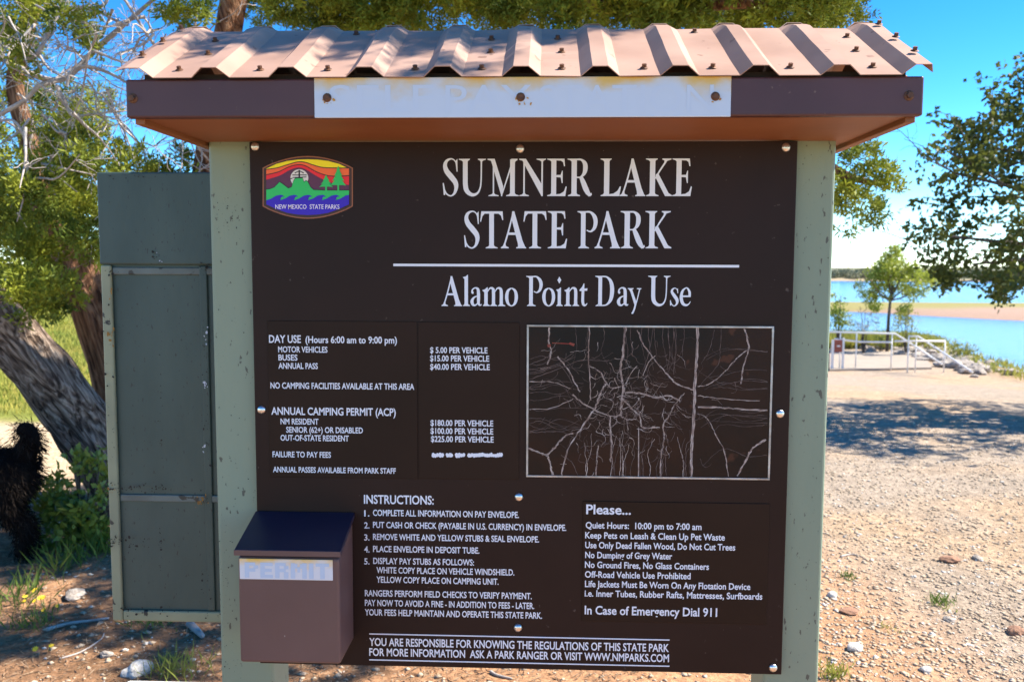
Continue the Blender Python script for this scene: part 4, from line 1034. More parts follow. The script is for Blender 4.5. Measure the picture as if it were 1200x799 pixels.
limb("bough", [(66, 100, 2.95, 0.0117), (76, 120, 2.95, 0.0117), (86, 136, 2.95, 0.0092), (112, 134, 2.95, 0.0058), (140, 142, 2.9, 0.0033), (155, 155, 2.9, 0.0012)], J_DEAD, 8, 0.4, 10)
limb("bough", [(0, 142, 2.7, 0.0067), (16, 142, 2.7, 0.0075), (28, 160, 2.7, 0.0079), (32, 196, 2.7, 0.0075), (28, 230, 2.75, 0.0050), (20, 260, 2.75, 0.0025)], J_DEAD, 8, 0.4, 11)
limb("bough", [(230, 130, 3.3, 0.0125), (200, 80, 3.2, 0.0117), (172, 40, 3.1, 0.0092), (140, -10, 3.0, 0.0075)], J_DEAD, 8, 0.4, 12)
def dead_twigs():
    rng = random.Random(21)
    starts = [(10, 20), (40, 60), (60, 40), (75, 95), (110, 60), (128, 20), (150, 30), (85, 132), (86, 136), (112, 134), (30, 150), (32, 190), (160, 105), (190, 70), (200, 90),
              (175, 118), (20, 110), (100, 10), (60, 130), (170, 20), (140, 92), (210, 130), (215, 150), (40, 210), (100, 78), (120, 110), (70, 160), (20, 250), (180, 40), (155, 60)]
    starts += [(rng.uniform(0, 225), rng.uniform(0, 170)) for k in range(40)]
    for u, v in starts:
        mb = MB(); y = rng.uniform(2.5, 3.4)
        a = rng.uniform(0, 6.28)
        l = rng.uniform(35, 95)
        du, dv = math.cos(a) * l, abs(math.sin(a)) * l * rng.choice([1, 1, -.6])
        p0, p1 = at(u, v, y), at(u + du, v + dv, y + rng.uniform(-.4, .4))
        r = rng.uniform(.005, .010)
        grow(mb, p0, p1, r, .0025, rng, 2, .05, 8, (2, 4), None, (.3, .7), 0, 0.9, 5)
        mb.build("dead_branch", J_DEAD, jun, smooth=True)
dead_twigs()
def jun_blobs():
    rng = random.Random(4); B = []
    def add(u, v, y, r, fl=0.8):
        x, yy, z = at(u, v, y); s = r / F_PX * (y + CD); B.append((x, y, z, s, s * 1.1, s * fl))
    # band of foliage over the roof
    for u in range(300, 1000, 26):
        for k in range(5):
            add(u + rng.uniform(-14, 14), rng.uniform(-60, 24) , rng.uniform(2.9, 4.6), rng.uniform(22, 42))
    for u, v, r in ((1000, 14, 20), (870, 22, 26), (820, 18, 24), (560, 8, 20), (780, 20, 24), (380, 18, 24), (340, 10, 22), (410, 22, 18), (985, 12, 26), (960, 2, 30), (995, -12, 20), (930, 20, 24), (450, 15, 22), (480, 10, 26), (600, 14, 24), (660, 14, 24), (720, 12, 26)): add(u, v, rng.uniform(3, 3.6), r)
    # lobe beside the right post
    for u, v, r in ((990, 200, 22), (1005, 185, 22), (1022, 205, 24), (1035, 220, 20), (1000, 235, 26), (1020, 250, 20), (990, 262, 20), (1046, 215, 11), (985, 225, 26), (1012, 178, 14), (960, 215, 40), (940, 250, 30)):
        add(u, v, rng.uniform(3.0, 3.7), r)
    # left side masses
    for u, v, r in ((20, 20, 40), (50, 8, 30), (-15, 40, 40), (85, 30, 22), (8, 78, 30), (40, 170, 28), (70, 190, 30), (20, 205, 36), (55, 230, 36), (90, 215, 26), (10, 250, 40), (60, 275, 40), (95, 255, 28), (30, 300, 42), (80, 310, 30),
                    (5, 335, 40), (48, 345, 34), (20, 362, 22), (75, 345, 20), (105, 290, 22), (118, 200, 26), (150, 192, 24), (185, 192, 20), (210, 185, 16), (135, 170, 14), (100, 160, 14), (-30, 150, 40), (-40, 250, 50), (-40, 350, 50), (95, 45, 14),
                    (115, 55, 12), (60, 150, 16), (215, 20, 20), (200, 5, 24), (235, 15, 18), (175, 8, 14), (160, 210, 30), (200, 210, 26)):
        add(u, v, rng.uniform(2.7, 3.9), r)
    for u, v, r in ((15, 190, 26), (45, 210, 26), (85, 180, 20), (30, 225, 26), (70, 260, 26), (95, 285, 22), (15, 280, 26), (45, 300, 26), (65, 330, 24), (25, 330, 26), (90, 340, 18), (55, 362, 16), (8, 8, 26), (35, 12, 24), (70, 20, 18), (100, 12, 16), (20, 70, 18), (105, 45, 14), (128, 195, 18), (170, 188, 16), (145, 205, 18)):
        add(u, v, rng.uniform(2.3, 3.0), r)
    for u, v, r in ((30, 45, 34), (0, 110, 34), (25, 270, 50), (70, 240, 40), (110, 240, 40), (60, 320, 40)): add(u, v, rng.uniform(4.2, 5.0), r)
    # crown above the picture: it throws the dappled shade
    for k in range(20):
        x, y = rng.uniform(-1.4, 1.9), rng.uniform(3.0, 5.0); z = rng.uniform(4.2, 5.6)
        s = rng.uniform(.2, .4); B.append((x, y, z, s, s, s * .7))
    # boughs overhead whose shade falls across the left half of the roof
    for k in range(40):
        rx = rng.uniform(-.66, .08); ry = rng.uniform(-.11, .03); t = rng.uniform(2.2, 3.0)
        if rx > -.35 and rng.random() < .3: ry = rng.uniform(-.3, .0)
        B.append((rx + SDIR.x * t, ry + SDIR.y * t, 2.06 + SDIR.z * t, .09, .06, .04))
    for k in range(64):
        gx, gy, t = rng.uniform(-3.0, -.7), rng.uniform(1.2, 3.2), rng.uniform(4.5, 5.6); s = rng.uniform(.14, .26)
        B.append((gx + SDIR.x * t, gy + SDIR.y * t, SDIR.z * t, s, s, s * .5))
    for k in range(26):
        add(rng.uniform(-20, 115), rng.uniform(110, 350), rng.uniform(4.4, 5.4), rng.uniform(26, 42))
    for k in range(16):
        B.append((rng.uniform(-.6, 1.4), rng.uniform(1.4, 2.4), rng.uniform(3.7, 4.6), .2, .2, .12))
    return B
V, Fq = foliage(jun_blobs(), 340, 26, 0.042, 0.0115, 7, gap=0.46, gs=0.20)
np_obj("crown", V, Fq, J_LEAF, jun)
print("juniper leaves", len(Fq))

# ------------------------------------------------------------------ broad-leaved tree reaching in from the right
dt = empty("shade_tree", (9.6, 7.6, 0))
tag(dt, "dark broad-leaved tree hanging its shaded boughs over the gravel beside the lake", "tree")
def in_poly(u, v, poly):
    c = False; j = len(poly) - 1
    for i in range(len(poly)):
        if (poly[i][1] > v) != (poly[j][1] > v) and u < (poly[j][0] - poly[i][0]) * (v - poly[i][1]) / (poly[j][1] - poly[i][1]) + poly[i][0]: c = not c
        j = i
    return c
def shade_tree():
    rng = random.Random(31); mb = MB(); bmb = MB()
    base = Vector((9.6, 7.6, -0.3))
    mb.tube([base, (9.5, 7.6, .6), (9.55, 7.65, 1.3), (9.4, 7.6, 2.0)], [.30, .22, .19, .17], 14, 0, .3, 2)
    mb.build("trunk", T_BARK, dt, smooth=True)
    top = Vector((9.4, 7.6, 2.0)); tips = []
    targets = [(at(1150, 150, 7.6), .09), (at(1175, 125, 8.2), .09), (at(1115, 215, 7.4), .085), (at(1112, 270, 7.2), .08), (at(1128, 305, 7.0), .07), (at(1170, 260, 7.8), .08), (at(1190, 300, 8.6), .07),
               (at(1180, 190, 8.4), .08), (at(1240, 90, 7.8), .09), (at(1300, 30, 8.2), .09), (at(1350, 150, 6.9), .08), (at(1330, 250, 8.6), .07), (at(1420, 60, 7.4), .09), (at(1500, 150, 7.4), .08), (at(1480, 0, 8.8), .08), (at(1290, 200, 6.6), .07), (at(1600, 60, 7.6), .08)]
    for t, r in targets:
        a = top + Vector((rng.uniform(-.1, .1), rng.uniform(-.1, .1), rng.uniform(-.7, .4)))
        grow(bmb, a, t, r, .012, rng, 2, .16, 10, (4, 6), tips, (.10, .22), 0, .7, 6)
    bmb.build("limb", T_BARK, dt, smooth=True)
    poly = [(1210, 98), (1165, 112), (1145, 130), (1140, 152), (1112, 150), (1092, 172), (1088, 205), (1076, 222), (1082, 250), (1068, 270), (1075, 300), (1092, 318), (1108, 330), (1128, 335), (1135, 315), (1160, 322), (1172, 332), (1210, 330)]
    holes = [(1178, 248, 22, 9), (1150, 245, 10, 8), (1125, 195, 8, 6), (1160, 300, 9, 6), (1105, 235, 8, 5), (1190, 200, 8, 6), (1140, 175, 7, 5), (1180, 150, 8, 5), (1100, 205, 7, 4)]
    B = []
    while len(B) < 165:
        u, v = rng.uniform(1060, 1215), rng.uniform(95, 338)
        if not in_poly(u, v, poly): continue
        if any(((u - a) / c) ** 2 + ((v - b_) / d) ** 2 < 1.6 for a, b_, c, d in holes): continue
        y = rng.uniform(6.6, 9.2); x, _, z = at(u, v, y); s = rng.uniform(7, 14) / F_PX * (y + CD)
        B.append((x, y, z, s * 1.3, s * 1.3, s * .62))
    for k in range(150):
        u, v = rng.uniform(1210, 1640), rng.uniform(-80, 300); y = rng.uniform(6.2, 9.4)
        x, _, z = at(u, v, y); s = rng.uniform(.14, .3); B.append((x, y, z, s * 1.5, s * 1.5, s * .6))
    px_ = lambda p: 600 + F_PX * float(np.dot(np.array(p) - np.array((CX, -CD, CZ)), CR)) / float(np.dot(np.array(p) - np.array((CX, -CD, CZ)), _fwd))
    for t in [t for t in tips if px_(t) > 1080][::4]:
        s = rng.uniform(.05, .11); B.append((*t, s * 1.4, s * 1.4, s * .6))
    V, Fq = foliage(B, 56, 6, 0.064, 0.046, 9, gap=0.42, gs=0.26, up=-0.15)
    np_obj("crown", V, Fq, T_LEAF, dt); print("shade leaves", len(Fq))
shade_tree()

# ------------------------------------------------------------------ small bright tree and shrubs on the bank
def small_tree():
    rng = random.Random(8)
    Yp = 24.6
    gx, gy = at(1040, 388, Yp)[:2]; gz = float(height(gx, gy))
    r = empty("young_tree", (gx, gy, gz)); tag(r, "young bright green tree on the lake bank behind the white railing", "tree")
    mb = MB(); tips = []
    mb.tube([(gx, gy, gz - .2), at(1041, 375, Yp), at(1043, 355, Yp), at(1046, 335, Yp)], [.055, .045, .04, .032], 8, 0, .3, 1)
    mb.build("trunk", T_BARK, r, smooth=True)
    mb = MB(); a = Vector(at(1044, 350, Yp))
    for u, v in ((1020, 345), (1030, 320), (1045, 300), (1062, 310), (1078, 322), (1082, 340), (1015, 330), (1060, 335)):
        grow(mb, a + Vector((0, 0, rng.uniform(-.1, .3))), at(u, v, Yp + rng.uniform(-.6, .6)), .03, .006, rng, 1, .1, 7, (3, 4), tips, (.25, .5), 0, .8, 5)
    mb.build("limb", T_BARK, r, smooth=True)
    B = []
    for u, v, s in ((1098, 330, 6), (1090, 322, 6), (1008, 334, 6), (1012, 324, 6), (1030, 312, 8), (1066, 308, 8), (1050, 292, 6), (1040, 294, 6), (1024, 320, 8), (1045, 298, 8), (1038, 305, 8), (1053, 304, 8), (1040, 318, 12), (1058, 318, 12), (1072, 318, 9), (1084, 326, 9), (1028, 328, 11), (1048, 330, 13), (1068, 330, 12), (1088, 334, 7), (1020, 338, 11), (1034, 345, 11), (1062, 342, 9), (1078, 342, 8), (1018, 350, 8), (1070, 350, 6), (1026, 360, 7),
                    (1062, 362, 6), (1056, 366, 6), (1046, 312, 10), (1012, 344, 6)):
        y = Yp + rng.uniform(-.7, .7); x, _, z = at(u, v, y); q = s / F_PX * (y + CD); B.append((x, y, z, q, q, q * .8))
    V, Fq = foliage(B, 210, 6, 0.09, 0.045, 12, gap=0.44, gs=.22)
    np_obj("crown", V, Fq, S_LEAF, r)
small_tree()
def shrub(name, label, spots, y, m, per, L, W_, seed, group=None, stems=True, flat=.9, gap=.3):
    xs = [at(u, v, y) for u, v, s in spots]
    gx = sum(p[0] for p in xs) / len(xs); gz = float(height(gx, y))
    r = empty(name, (gx, y, gz)); tag(r, label, "shrub", group)
    B = []
    rng = random.Random(seed)
    for u, v, s in spots:
        yy = y + rng.uniform(-.5, .5) * s * 2 / F_PX * (y + CD); x, _, z = at(u, v, yy); q = s / F_PX * (y + CD); B.append((x, yy, max(z, gz + q * .5), q, q, q * flat))
    V, Fq = foliage(B, per, 6, L, W_, seed, gap=gap, gs=L * 4)
    np_obj("foliage", V, Fq, m, r)
    mb = MB()
    for b_ in B:
        for k in range(2): mb.tube(gnarl((gx + rng.uniform(-.1, .1) * b_[3], y, gz - .05), (b_[0] + rng.uniform(-.6, .6) * b_[3], b_[1], b_[2] + b_[5] * .4), 5, b_[3] * .15, rng), [b_[3] * .05 + .003] * 3 + [b_[3] * .03 + .002] * 3, 5)
    mb.build("stem", T_BARK, r, smooth=True)
    return r
TWIG = mat("dry_twig", (0.24, 0.20, 0.15), (0.33, 0.27, 0.18), 3, 0.8)
YB = mat("yellow_green_leaf", (0.30, 0.30, 0.05), (0.22, 0.25, 0.05), 2, 0.6, trans=.4)
shrub("bank_shrub", "grey half-bare shrub left of the young tree on the bank", [(1012, 370, 10), (1020, 378, 9), (1006, 378, 8), (1014, 384, 9)], 24.0, TWIG, 60, .14, .02, 41)
shrub("bank_shrub", "yellow shrub right of the young tree on the bank", [(1060, 372, 8), (1066, 364, 6), (1056, 380, 9), (1068, 378, 7)], 23.6, YB, 70, .12, .03, 42)
shrub("bank_shrub", "tall pale green shrub at the post edge on the bank", [(982, 348, 9), (984, 362, 11), (978, 374, 14), (990, 376, 9)], 25.5, S_LEAF, 50, .12, .05, 43)
shrub("bank_shrub", "low green bush just behind the white railing", [(1032, 400, 7), (1040, 402, 6), (1026, 402, 5)], 25.0, B_LEAF, 90, .10, .03, 44)
shrub("bank_shrub", "yellow-green bush below the stair railing above the water", [(1118, 405, 8), (1130, 409, 9), (1140, 414, 7), (1124, 411, 8)], 22.6, YB, 90, .10, .03, 45)
shrub("bank_shrub", "round green bush on the red bank beside the near water", [(1090, 400, 9), (1102, 403, 8), (1078, 401, 8)], 24.5, GRASS, 90, .11, .03, 46)
shrub("leafy_bush", "green leafy bush at the foot of the juniper left of the grey panel", [(90, 555, 26), (112, 552, 24), (70, 600, 30), (108, 615, 28), (100, 560, 30), (80, 590, 36), (112, 600, 34), (65, 620, 28), (95, 630, 34), (120, 570, 26), (125, 630, 26), (60, 570, 16)], 2.9, B_LEAF, 330, .05, .026, 47, flat=1.0, gap=.36)

def blades(name, P0, h, w, mm, seed, label=None, kind=None, lean=.35, parent=None, cat=None, n_seg=1):
    rng = np.random.default_rng(seed)
    n = len(P0)
    D = rng.normal(size=(n, 3)) * lean; D[:, 2] = 1
    V, Fq = leaf_arrays(np.asarray(P0), D, h * rng.uniform(.5, 1.2, n), w * rng.uniform(.7, 1.3, n), rng, .5)
    return V, Fq

def grass_field(name, sampler, n, h, w, mm, seed, label):
    rng = np.random.default_rng(seed)
    x, y = sampler(rng, n)
    z = height(x, y)
    V, Fq = blades(name, np.stack([x, y, z], 1), h, w, mm, seed)
    o = np_obj(name, V, Fq, mm)
    tag(o, label, "grass", kind="stuff")
def bank_s(rng, n):
    tx = rng.uniform(.32, .45, n); Y = rng.uniform(27.6, 31, n); return CX + tx * Y, Y - CD
grass_field("bank_grass", bank_s, 9000, .42, .035, GRASS, 51, "yellow green grass along the lake bank behind the railing")
def bank_s2(rng, n):
    tx = rng.uniform(.42, .56, n); c = np.interp(tx, [.415, .45, .497, .546], [30.5, 27.5, 24, 21]); Y = c + rng.uniform(-2.5, 1.5, n) ; return CX + tx * Y, Y - CD
grass_field("bank_grass", bank_s2, 700, .28, .03, GRASS, 52, "sparse grass on the stony bank edge beside the near water")
def meadow_s(rng, n):
    Y = rng.uniform(9.2, 34, n) ; x = -Y * rng.uniform(.36, .66, n); return x, Y - CD
grass_field("meadow_grass", meadow_s, 26000, .14, .02, GRASS, 53, "sunlit yellow green meadow grass beyond the sandy path")

def tuft(label, u, v, n, rad, h, w, mm, seed, name="grass_tuft"):
    x, y, z = ground_hit(u, v)
    rng = np.random.default_rng(seed)
    P0 = np.stack([x + rng.normal(size=n) * rad, y + rng.normal(size=n) * rad, np.full(n, z - .005)], 1)
    V, Fq = blades("t", P0, h, w, mm, seed, lean=.55)
    o = np_obj(name, V, Fq, mm, loc=(x, y, z)); tag(o, label, "grass tuft"); return o
tuft("small bright grass tuft alone on the gravel right of the post", 1103, 708, 70, .035, .07, .006, GRASS_G, 61)
tuft("wispy grass tuft on the orange soil by the right post", 995, 680, 34, .022, .05, .005, GRASS_G, 62)
tuft("small yellowish grass tuft at the foot of the right post", 975, 792, 80, .03, .07, .006, GRASS, 63)
tuft("faint grass sprig in the stony soil below the bigger tuft", 1042, 740, 22, .025, .035, .004, GRASS, 64)
tuft("dry yellow grass tuft near the white rock by the left post", 205, 793, 110, .05, .12, .005, GRASS, 65)
tuft("bright green grass clump in front of the leafy bush", 75, 668, 60, .06, .20, .009, GRASS_G, 66)
tuft("green grass clump below the grey panel's left edge", 120, 650, 45, .05, .17, .011, GRASS_G, 67)
tuft("long-bladed grass clump in the shade at the picture's left edge", 15, 705, 70, .09, .18, .008, GRASS_G, 68)
tuft("thin grass clump in the shaded soil under the grey panel", 180, 735, 60, .06, .09, .006, GRASS_G, 69)
tuft("green grass clump beside the yellow flowers", 40, 735, 70, .05, .10, .006, GRASS_G, 70)

def flowers(label, u, v, n, seed, h=.05, spread=.05):
    x, y, z = ground_hit(u, v); rng = random.Random(seed)
    r = empty("wild_flower", (x, y, z)); tag(r, label, "flower", "yellow wild flowers")
    st, bl = MB(), MB()
    for k in range(n):
        a = Vector((x + rng.gauss(0, spread), y + rng.gauss(0, spread), z)); b_ = a + Vector((rng.uniform(-.02, .02), rng.uniform(-.02, .02), h * rng.uniform(.7, 1.3)))
        st.tube([a, b_], .0015, 4); R0 = rng.uniform(.010, .016); nn = Vector((rng.uniform(-.4, .4), rng.uniform(-.9, -.2), 1)).normalized(); e = nn.orthogonal().normalized(); g = nn.cross(e)
        for q in range(9):
            w = q / 9 * 6.283; d = e * math.cos(w) + g * math.sin(w); s_ = nn.cross(d)
            bl.add([b_, b_ + d * R0 * .6 + s_ * R0 * .25, b_ + d * R0 + nn * .003, b_ + d * R0 * .6 - s_ * R0 * .25], [(0, 1, 2, 3)])
    st.build("stalk", GRASS_G, r); bl.build("petals", YELLOW, r)
flowers("loose patch of small yellow flowers on the shaded soil below the bush", 42, 716, 9, 71)
flowers("single yellow flower head low on the brown soil at the left", 51, 765, 2, 72, .03, .012)

# ------------------------------------------------------------------ stones
def rock_mesh(seed, sub=2, flat=.7, ang=.35):
    import bmesh
    bm = bmesh.new(); bmesh.ops.create_icosphere(bm, subdivisions=sub, radius=1)
    for v in bm.verts:
        p = v.co.copy(); n = mnoise.noise(p * 1.1 + Vector((seed * 7.7, 0, 0))) * ang + mnoise.noise(p * 2.7 + Vector((0, seed * 3.3, 0))) * ang * .4
        v.co = p * (1 + n); v.co.z *= flat
    me = bpy.data.meshes.new("stone"); bm.to_mesh(me); bm.free(); return me
def place_rock(me, p, s, rot, name, label, group=None, m=None):
    if m is not None and not me.materials: me.materials.append(m)
    o = bpy.data.objects.new(name, me); col.objects.link(o); o.location = p; o.scale = s; o.rotation_euler = (0, 0, rot); tag(o, label, "rock", group); return o
ROCKM = mat("pale_stone", (0.40, 0.36, 0.31), (0.24, 0.195, 0.16), 4, 0.9, 0.5, 9)
WROCK = mat("white_stone", (0.66, 0.63, 0.58), (0.45, 0.41, 0.36), 5, 0.9, 0.5, 14)
RROCK = mat("red_stone", (0.36, 0.19, 0.11), (0.26, 0.14, 0.09), 5, 0.9, 0.5, 14)
def lone(u, v, w, label, m, seed, flat=.6):
    x, y, z = ground_hit(u, v); s = w / F_PX * (y + CD) / 2
    place_rock(rock_mesh(seed, 3, flat), (x, y, z + s * .25), (s, s * .8, s), seed, "rock", label, None, m)
lone(161, 790, 34, "white rock on the ground left of the green post's foot", WROCK, 1)
lone(88, 700, 30, "flat pale stone in the dappled shade beside the yellow flowers", ROCKM, 2, .35)
lone(125, 770, 16, "small grey stone on the littered soil left of the white rock", ROCKM, 3)
lone(1002, 762, 20, "bright white stone on the orange soil by the right post", WROCK, 4, .5)
lone(1112, 727, 14, "pale flat stone just below the lone grass tuft", ROCKM, 5, .4)
lone(1113, 658, 22, "reddish flat stone in the middle of the gravel", RROCK, 6, .35)
lone(1190, 745, 22, "brown stone at the right edge of the gravel", RROCK, 7)
lone(1145, 657, 12, "small dark-tipped stone right of the flat reddish one", ROCKM, 8)
lone(1085, 788, 14, "white pebble-like stone at the bottom of the gravel", WROCK, 9)
lone(996, 718, 22, "dark reddish sliver of stone on the orange soil", RROCK, 10, .25)
lone(975, 699, 14, "pale stone touching the right post's lit edge", WROCK, 11)
# riprap below the stair railing
rng = random.Random(77)
protos = [rock_mesh(100 + k, 2, .7, .5) for k in range(5)]
for me in protos: me.materials.append(ROCKM)
spots = []
while len(spots) < 110:
    t = rng.random(); u = 1062 + t * 88 + rng.uniform(-10, 10); v = 412 + t * 24 + rng.uniform(-9, 7); spots.append((u, v))
for k in range(26): spots.append((rng.uniform(1005, 1062), rng.uniform(405, 414)))
for k in range(14): spots.append((rng.uniform(1150, 1198), rng.uniform(428, 440)))
for k, (u, v) in enumerate(spots):
    x, y, z = ground_hit(u, v)
    if y > 40: continue
    s = rng.uniform(.08, .22) * (1 if k < 110 else .8)
    place_rock(protos[k % 5], (x, y, z + s * .3), (s * rng.uniform(.8, 1.4), s, s * rng.uniform(.6, 1)), rng.uniform(0, 6), "bank_rock", "pale rock in the loose riprap on the bank below the white railing", "riprap rocks on the bank")

def gravel(name, n, seed, sampler, smin, smax, m, label):
    rng = np.random.default_rng(seed)
    x, y = sampler(rng, n); z = height(x, y)
    o8 = np.array([(1, 0, 0), (.5, .86, .1), (-.5, .86, -.1), (-1, 0, 0), (-.5, -.86, .1), (.5, -.86, -.1), (0, 0, .75), (0, 0, -.75)])
    F8 = np.array([(i, (i + 1) % 6, 6) for i in range(6)] + [((i + 1) % 6, i, 7) for i in range(6)])
    s = smin * (smax / smin) ** (rng.random(n) ** 2.2)
    a = rng.uniform(0, 6.28, n); ca, sa = np.cos(a), np.sin(a)
    P0 = o8[None] * (1 + .3 * rng.normal(size=(n, 8, 1))) * s[:, None, None] * np.array([1, .75, .6])
    X = P0[:, :, 0] * ca[:, None] - P0[:, :, 1] * sa[:, None]; Yy = P0[:, :, 0] * sa[:, None] + P0[:, :, 1] * ca[:, None]
    V = np.stack([X + x[:, None], Yy + y[:, None], P0[:, :, 2] + z[:, None] + s[:, None] * .15], -1).reshape(-1, 3)
    Fc = (F8[None] + (np.arange(n) * 8)[:, None, None]).reshape(-1, 3)
    tag(np_obj(name, V, Fc, m), label, "gravel", kind="stuff")
GRV = mat("gravel_stone", (0.52, 0.41, 0.29), (0.36, 0.265, 0.18), 26, 0.92, c3=(0.62, 0.58, 0.52), speck=.40, sscale=18)
def gs1(rng, n):
    Y = 3.1 * (9.5 / 3.1) ** rng.random(n); tx = rng.uniform(.27, .62, n); return CX + tx * Y, Y - CD
gravel("gravel", 24000, 81, gs1, .003, .017, GRV, "loose pale gravel strewn over the ground right of the kiosk")
def gs2(rng, n):
    Y = 3.0 * (6 / 3.0) ** rng.random(n); tx = rng.uniform(-.62, .3, n); return CX + tx * Y, Y - CD
gravel("gravel", 5000, 82, gs2, .004, .02, GRV, "small stones strewn over the littered soil behind the kiosk")

# leaf and twig litter under the juniper
rng2 = np.random.default_rng(91)
n = 24000; Y = rng2.uniform(2.9, 6.2, n); tx = rng2.uniform(-.66, .12, n); x = CX + tx * Y; y = Y - CD
P0 = np.stack([x, y, height(x, y) + .004], 1); D = rng2.normal(size=(n, 3)); D[:, 2] *= .18
V, Fq = leaf_arrays(P0, D, rng2.uniform(.012, .06, n), rng2.uniform(.002, .006, n), rng2)
LIT = mat("dry_litter", (0.36, 0.25, 0.15), (0.16, 0.10, 0.06), 9, 0.9)
tag(np_obj("leaf_litter", V, Fq, LIT), "dry brown needle and twig litter on the soil under the juniper", "litter", kind="stuff")
rng = random.Random(92)
def stick(label, uv, r):
    pts = []
    for u, v in uv:
        p = ground_hit(u, v); pts.append((p[0], p[1], p[2] + r * .8))
    pts = smooth_path(pts, 5); b = MB(); b.tube(pts, [r * (1 - .5 * i / len(pts)) for i in range(len(pts))], 7, 0, .3, r)
    o = b.build("fallen_stick", J_DEAD, loc=pts[0], smooth=True); tag(o, label, "stick")
stick("pale fallen stick lying in the shade left of the grey panel", [(55, 741), (80, 735), (105, 730), (128, 728)], .010)
stick("grey broken stick on the dark soil just left of the green post", [(222, 737), (230, 745), (238, 752)], .018)
stick("thin curved twig on the ground beside the white rock", [(70, 775), (95, 765), (118, 752), (122, 745)], .005)
stick("thin dry twig behind the board's lower edge", [(575, 788), (582, 795), (600, 799)], .007)
stick("short brown twig on the gravel near the right post", [(985, 655), (998, 652), (1012, 656)], .006)

# ------------------------------------------------------------------ railing, landing, small sign by the lake
hx, hy, _ = at(1030, 424, 20.0)
ramp = MB()
c4 = [ground_hit(u, v) for u, v in ((972, 436), (1092, 433), (1082, 415), (972, 413))]
zt = -0.855
ramp.add([(p[0], p[1], zt) for p in c4] + [(p[0], p[1], zt - .25) for p in c4], [(0, 1, 2, 3), (7, 6, 5, 4), (0, 4, 5, 1), (1, 5, 6, 2), (2, 6, 7, 3), (3, 7, 4, 0)])
tag(ramp.build("concrete_landing", MAT['concrete']), "pale concrete landing slab in front of the white railing", "landing", kind="structure")
def rail(label, lines, posts, y, r=.023):
    base = at(*posts[0][1], y); gz = float(height(base[0], y))
    e = empty("handrail", (base[0], y, min(gz, base[2]))); tag(e, label, "handrail", "white pipe handrails by the lake")
    for ln in lines:
        b = MB(); b.tube([at(u, v, y + dy) for u, v, dy in ln], r, 10); b.build("rail", MAT['white_paint'], e, smooth=True)
    for a, c in posts:
        b = MB(); p, q = at(*a, y), at(*c, y)
        b.tube([(p[0], p[1], p[2]), (p[0], p[1], min(q[2], float(height(p[0], y)) - .05))], r * .7, 10); b.build("post", MAT['white_paint'], e, smooth=True)
rail("long white pipe railing along the landing, sloping down at its right end", [[(940, 388, 0), (1049, 391, 0), (1076, 408, -.5), (1104, 427, -1.0)], [(978, 397, 0), (1007, 400.5, 0), (1045, 401, 0)]], [((1045.6, 391), (1045.6, 430)), ((1004, 390), (1004, 433)), ((985, 390), (985, 418))], 20.0)
rail("shorter white stair railing sloping down to the bank beyond the long one", [[(1064.7, 394, 0), (1075.4, 394, 0), (1108, 415, -1.0), (1139.6, 436.5, -2.0)], [(1048, 399.8, -.6), (1078, 399.6, -.6), (1107.5, 399.8, -.6)]], [((1074, 394), (1074, 424)), ((1065, 394), (1065, 424)), ((1107.5, 400), (1107.5, 428))], 19.6)
s0, s1 = at(977.5, 398, 19.93), at(986.5, 412.5, 19.93)
sg = empty("small_sign", ((s0[0] + s1[0]) / 2, 19.93, float(height(s0[0], 19.93)))); tag(sg, "small red brown sign with a pale mark on the railing next to the green post", "sign")
b = MB(); b.box(s0[0], s1[0], 19.90, 19.925, s1[2], s0[2]); b.build("sign_face", mat("red_brown_sign", (0.24, 0.055, 0.03), (0.28, 0.07, 0.04), 5, .5), sg, bevel=.01)
b = MB(); zc = s0[2] * .5 + s1[2] * .5; xc = (s0[0] + s1[0]) / 2; b.box(xc - .035, xc + .045, 19.894, 19.9, zc - .02, zc + .015); b.build("sign_mark", MAT['white_paint'], sg)
b = MB(); b.box(s1[0] + .003, s1[0] + .05, 19.90, 19.94, -.95, s0[2] + .05); b.box(s0[0] - .06, s0[0] - .003, 19.90, 19.94, -.95, s0[2]); b.box(s0[0], s1[0], 19.927, 19.94, s1[2] + .02, s0[2] - .02); b.build("sign_post", MAT['white_paint'], sg)

# far scrub along the opposite shore
B = []; rng = random.Random(55)
for k in range(520):
    Y = rng.uniform(424, 700) if k % 3 else rng.uniform(422, 450); tx = rng.uniform(.28, .62) if k % 4 else rng.uniform(-.66, -.34); x = CX + tx * Y; s = rng.uniform(.8, 2.2); B.append((x, Y - CD, float(height(x, Y - CD)) + s * .4, s * 1.6, s * 1.2, s * .8))
V, Fq = foliage(B, 1.2, 3, 1.1, .9, 56, gap=.1)
tag(np_obj("far_scrub", V, Fq, mat("far_scrub_leaf", (0.12, 0.14, 0.085), (0.19, 0.19, 0.11), .05, .8, trans=.2)), "low dark scrub covering the far shore of the lake", "scrub", kind="stuff")

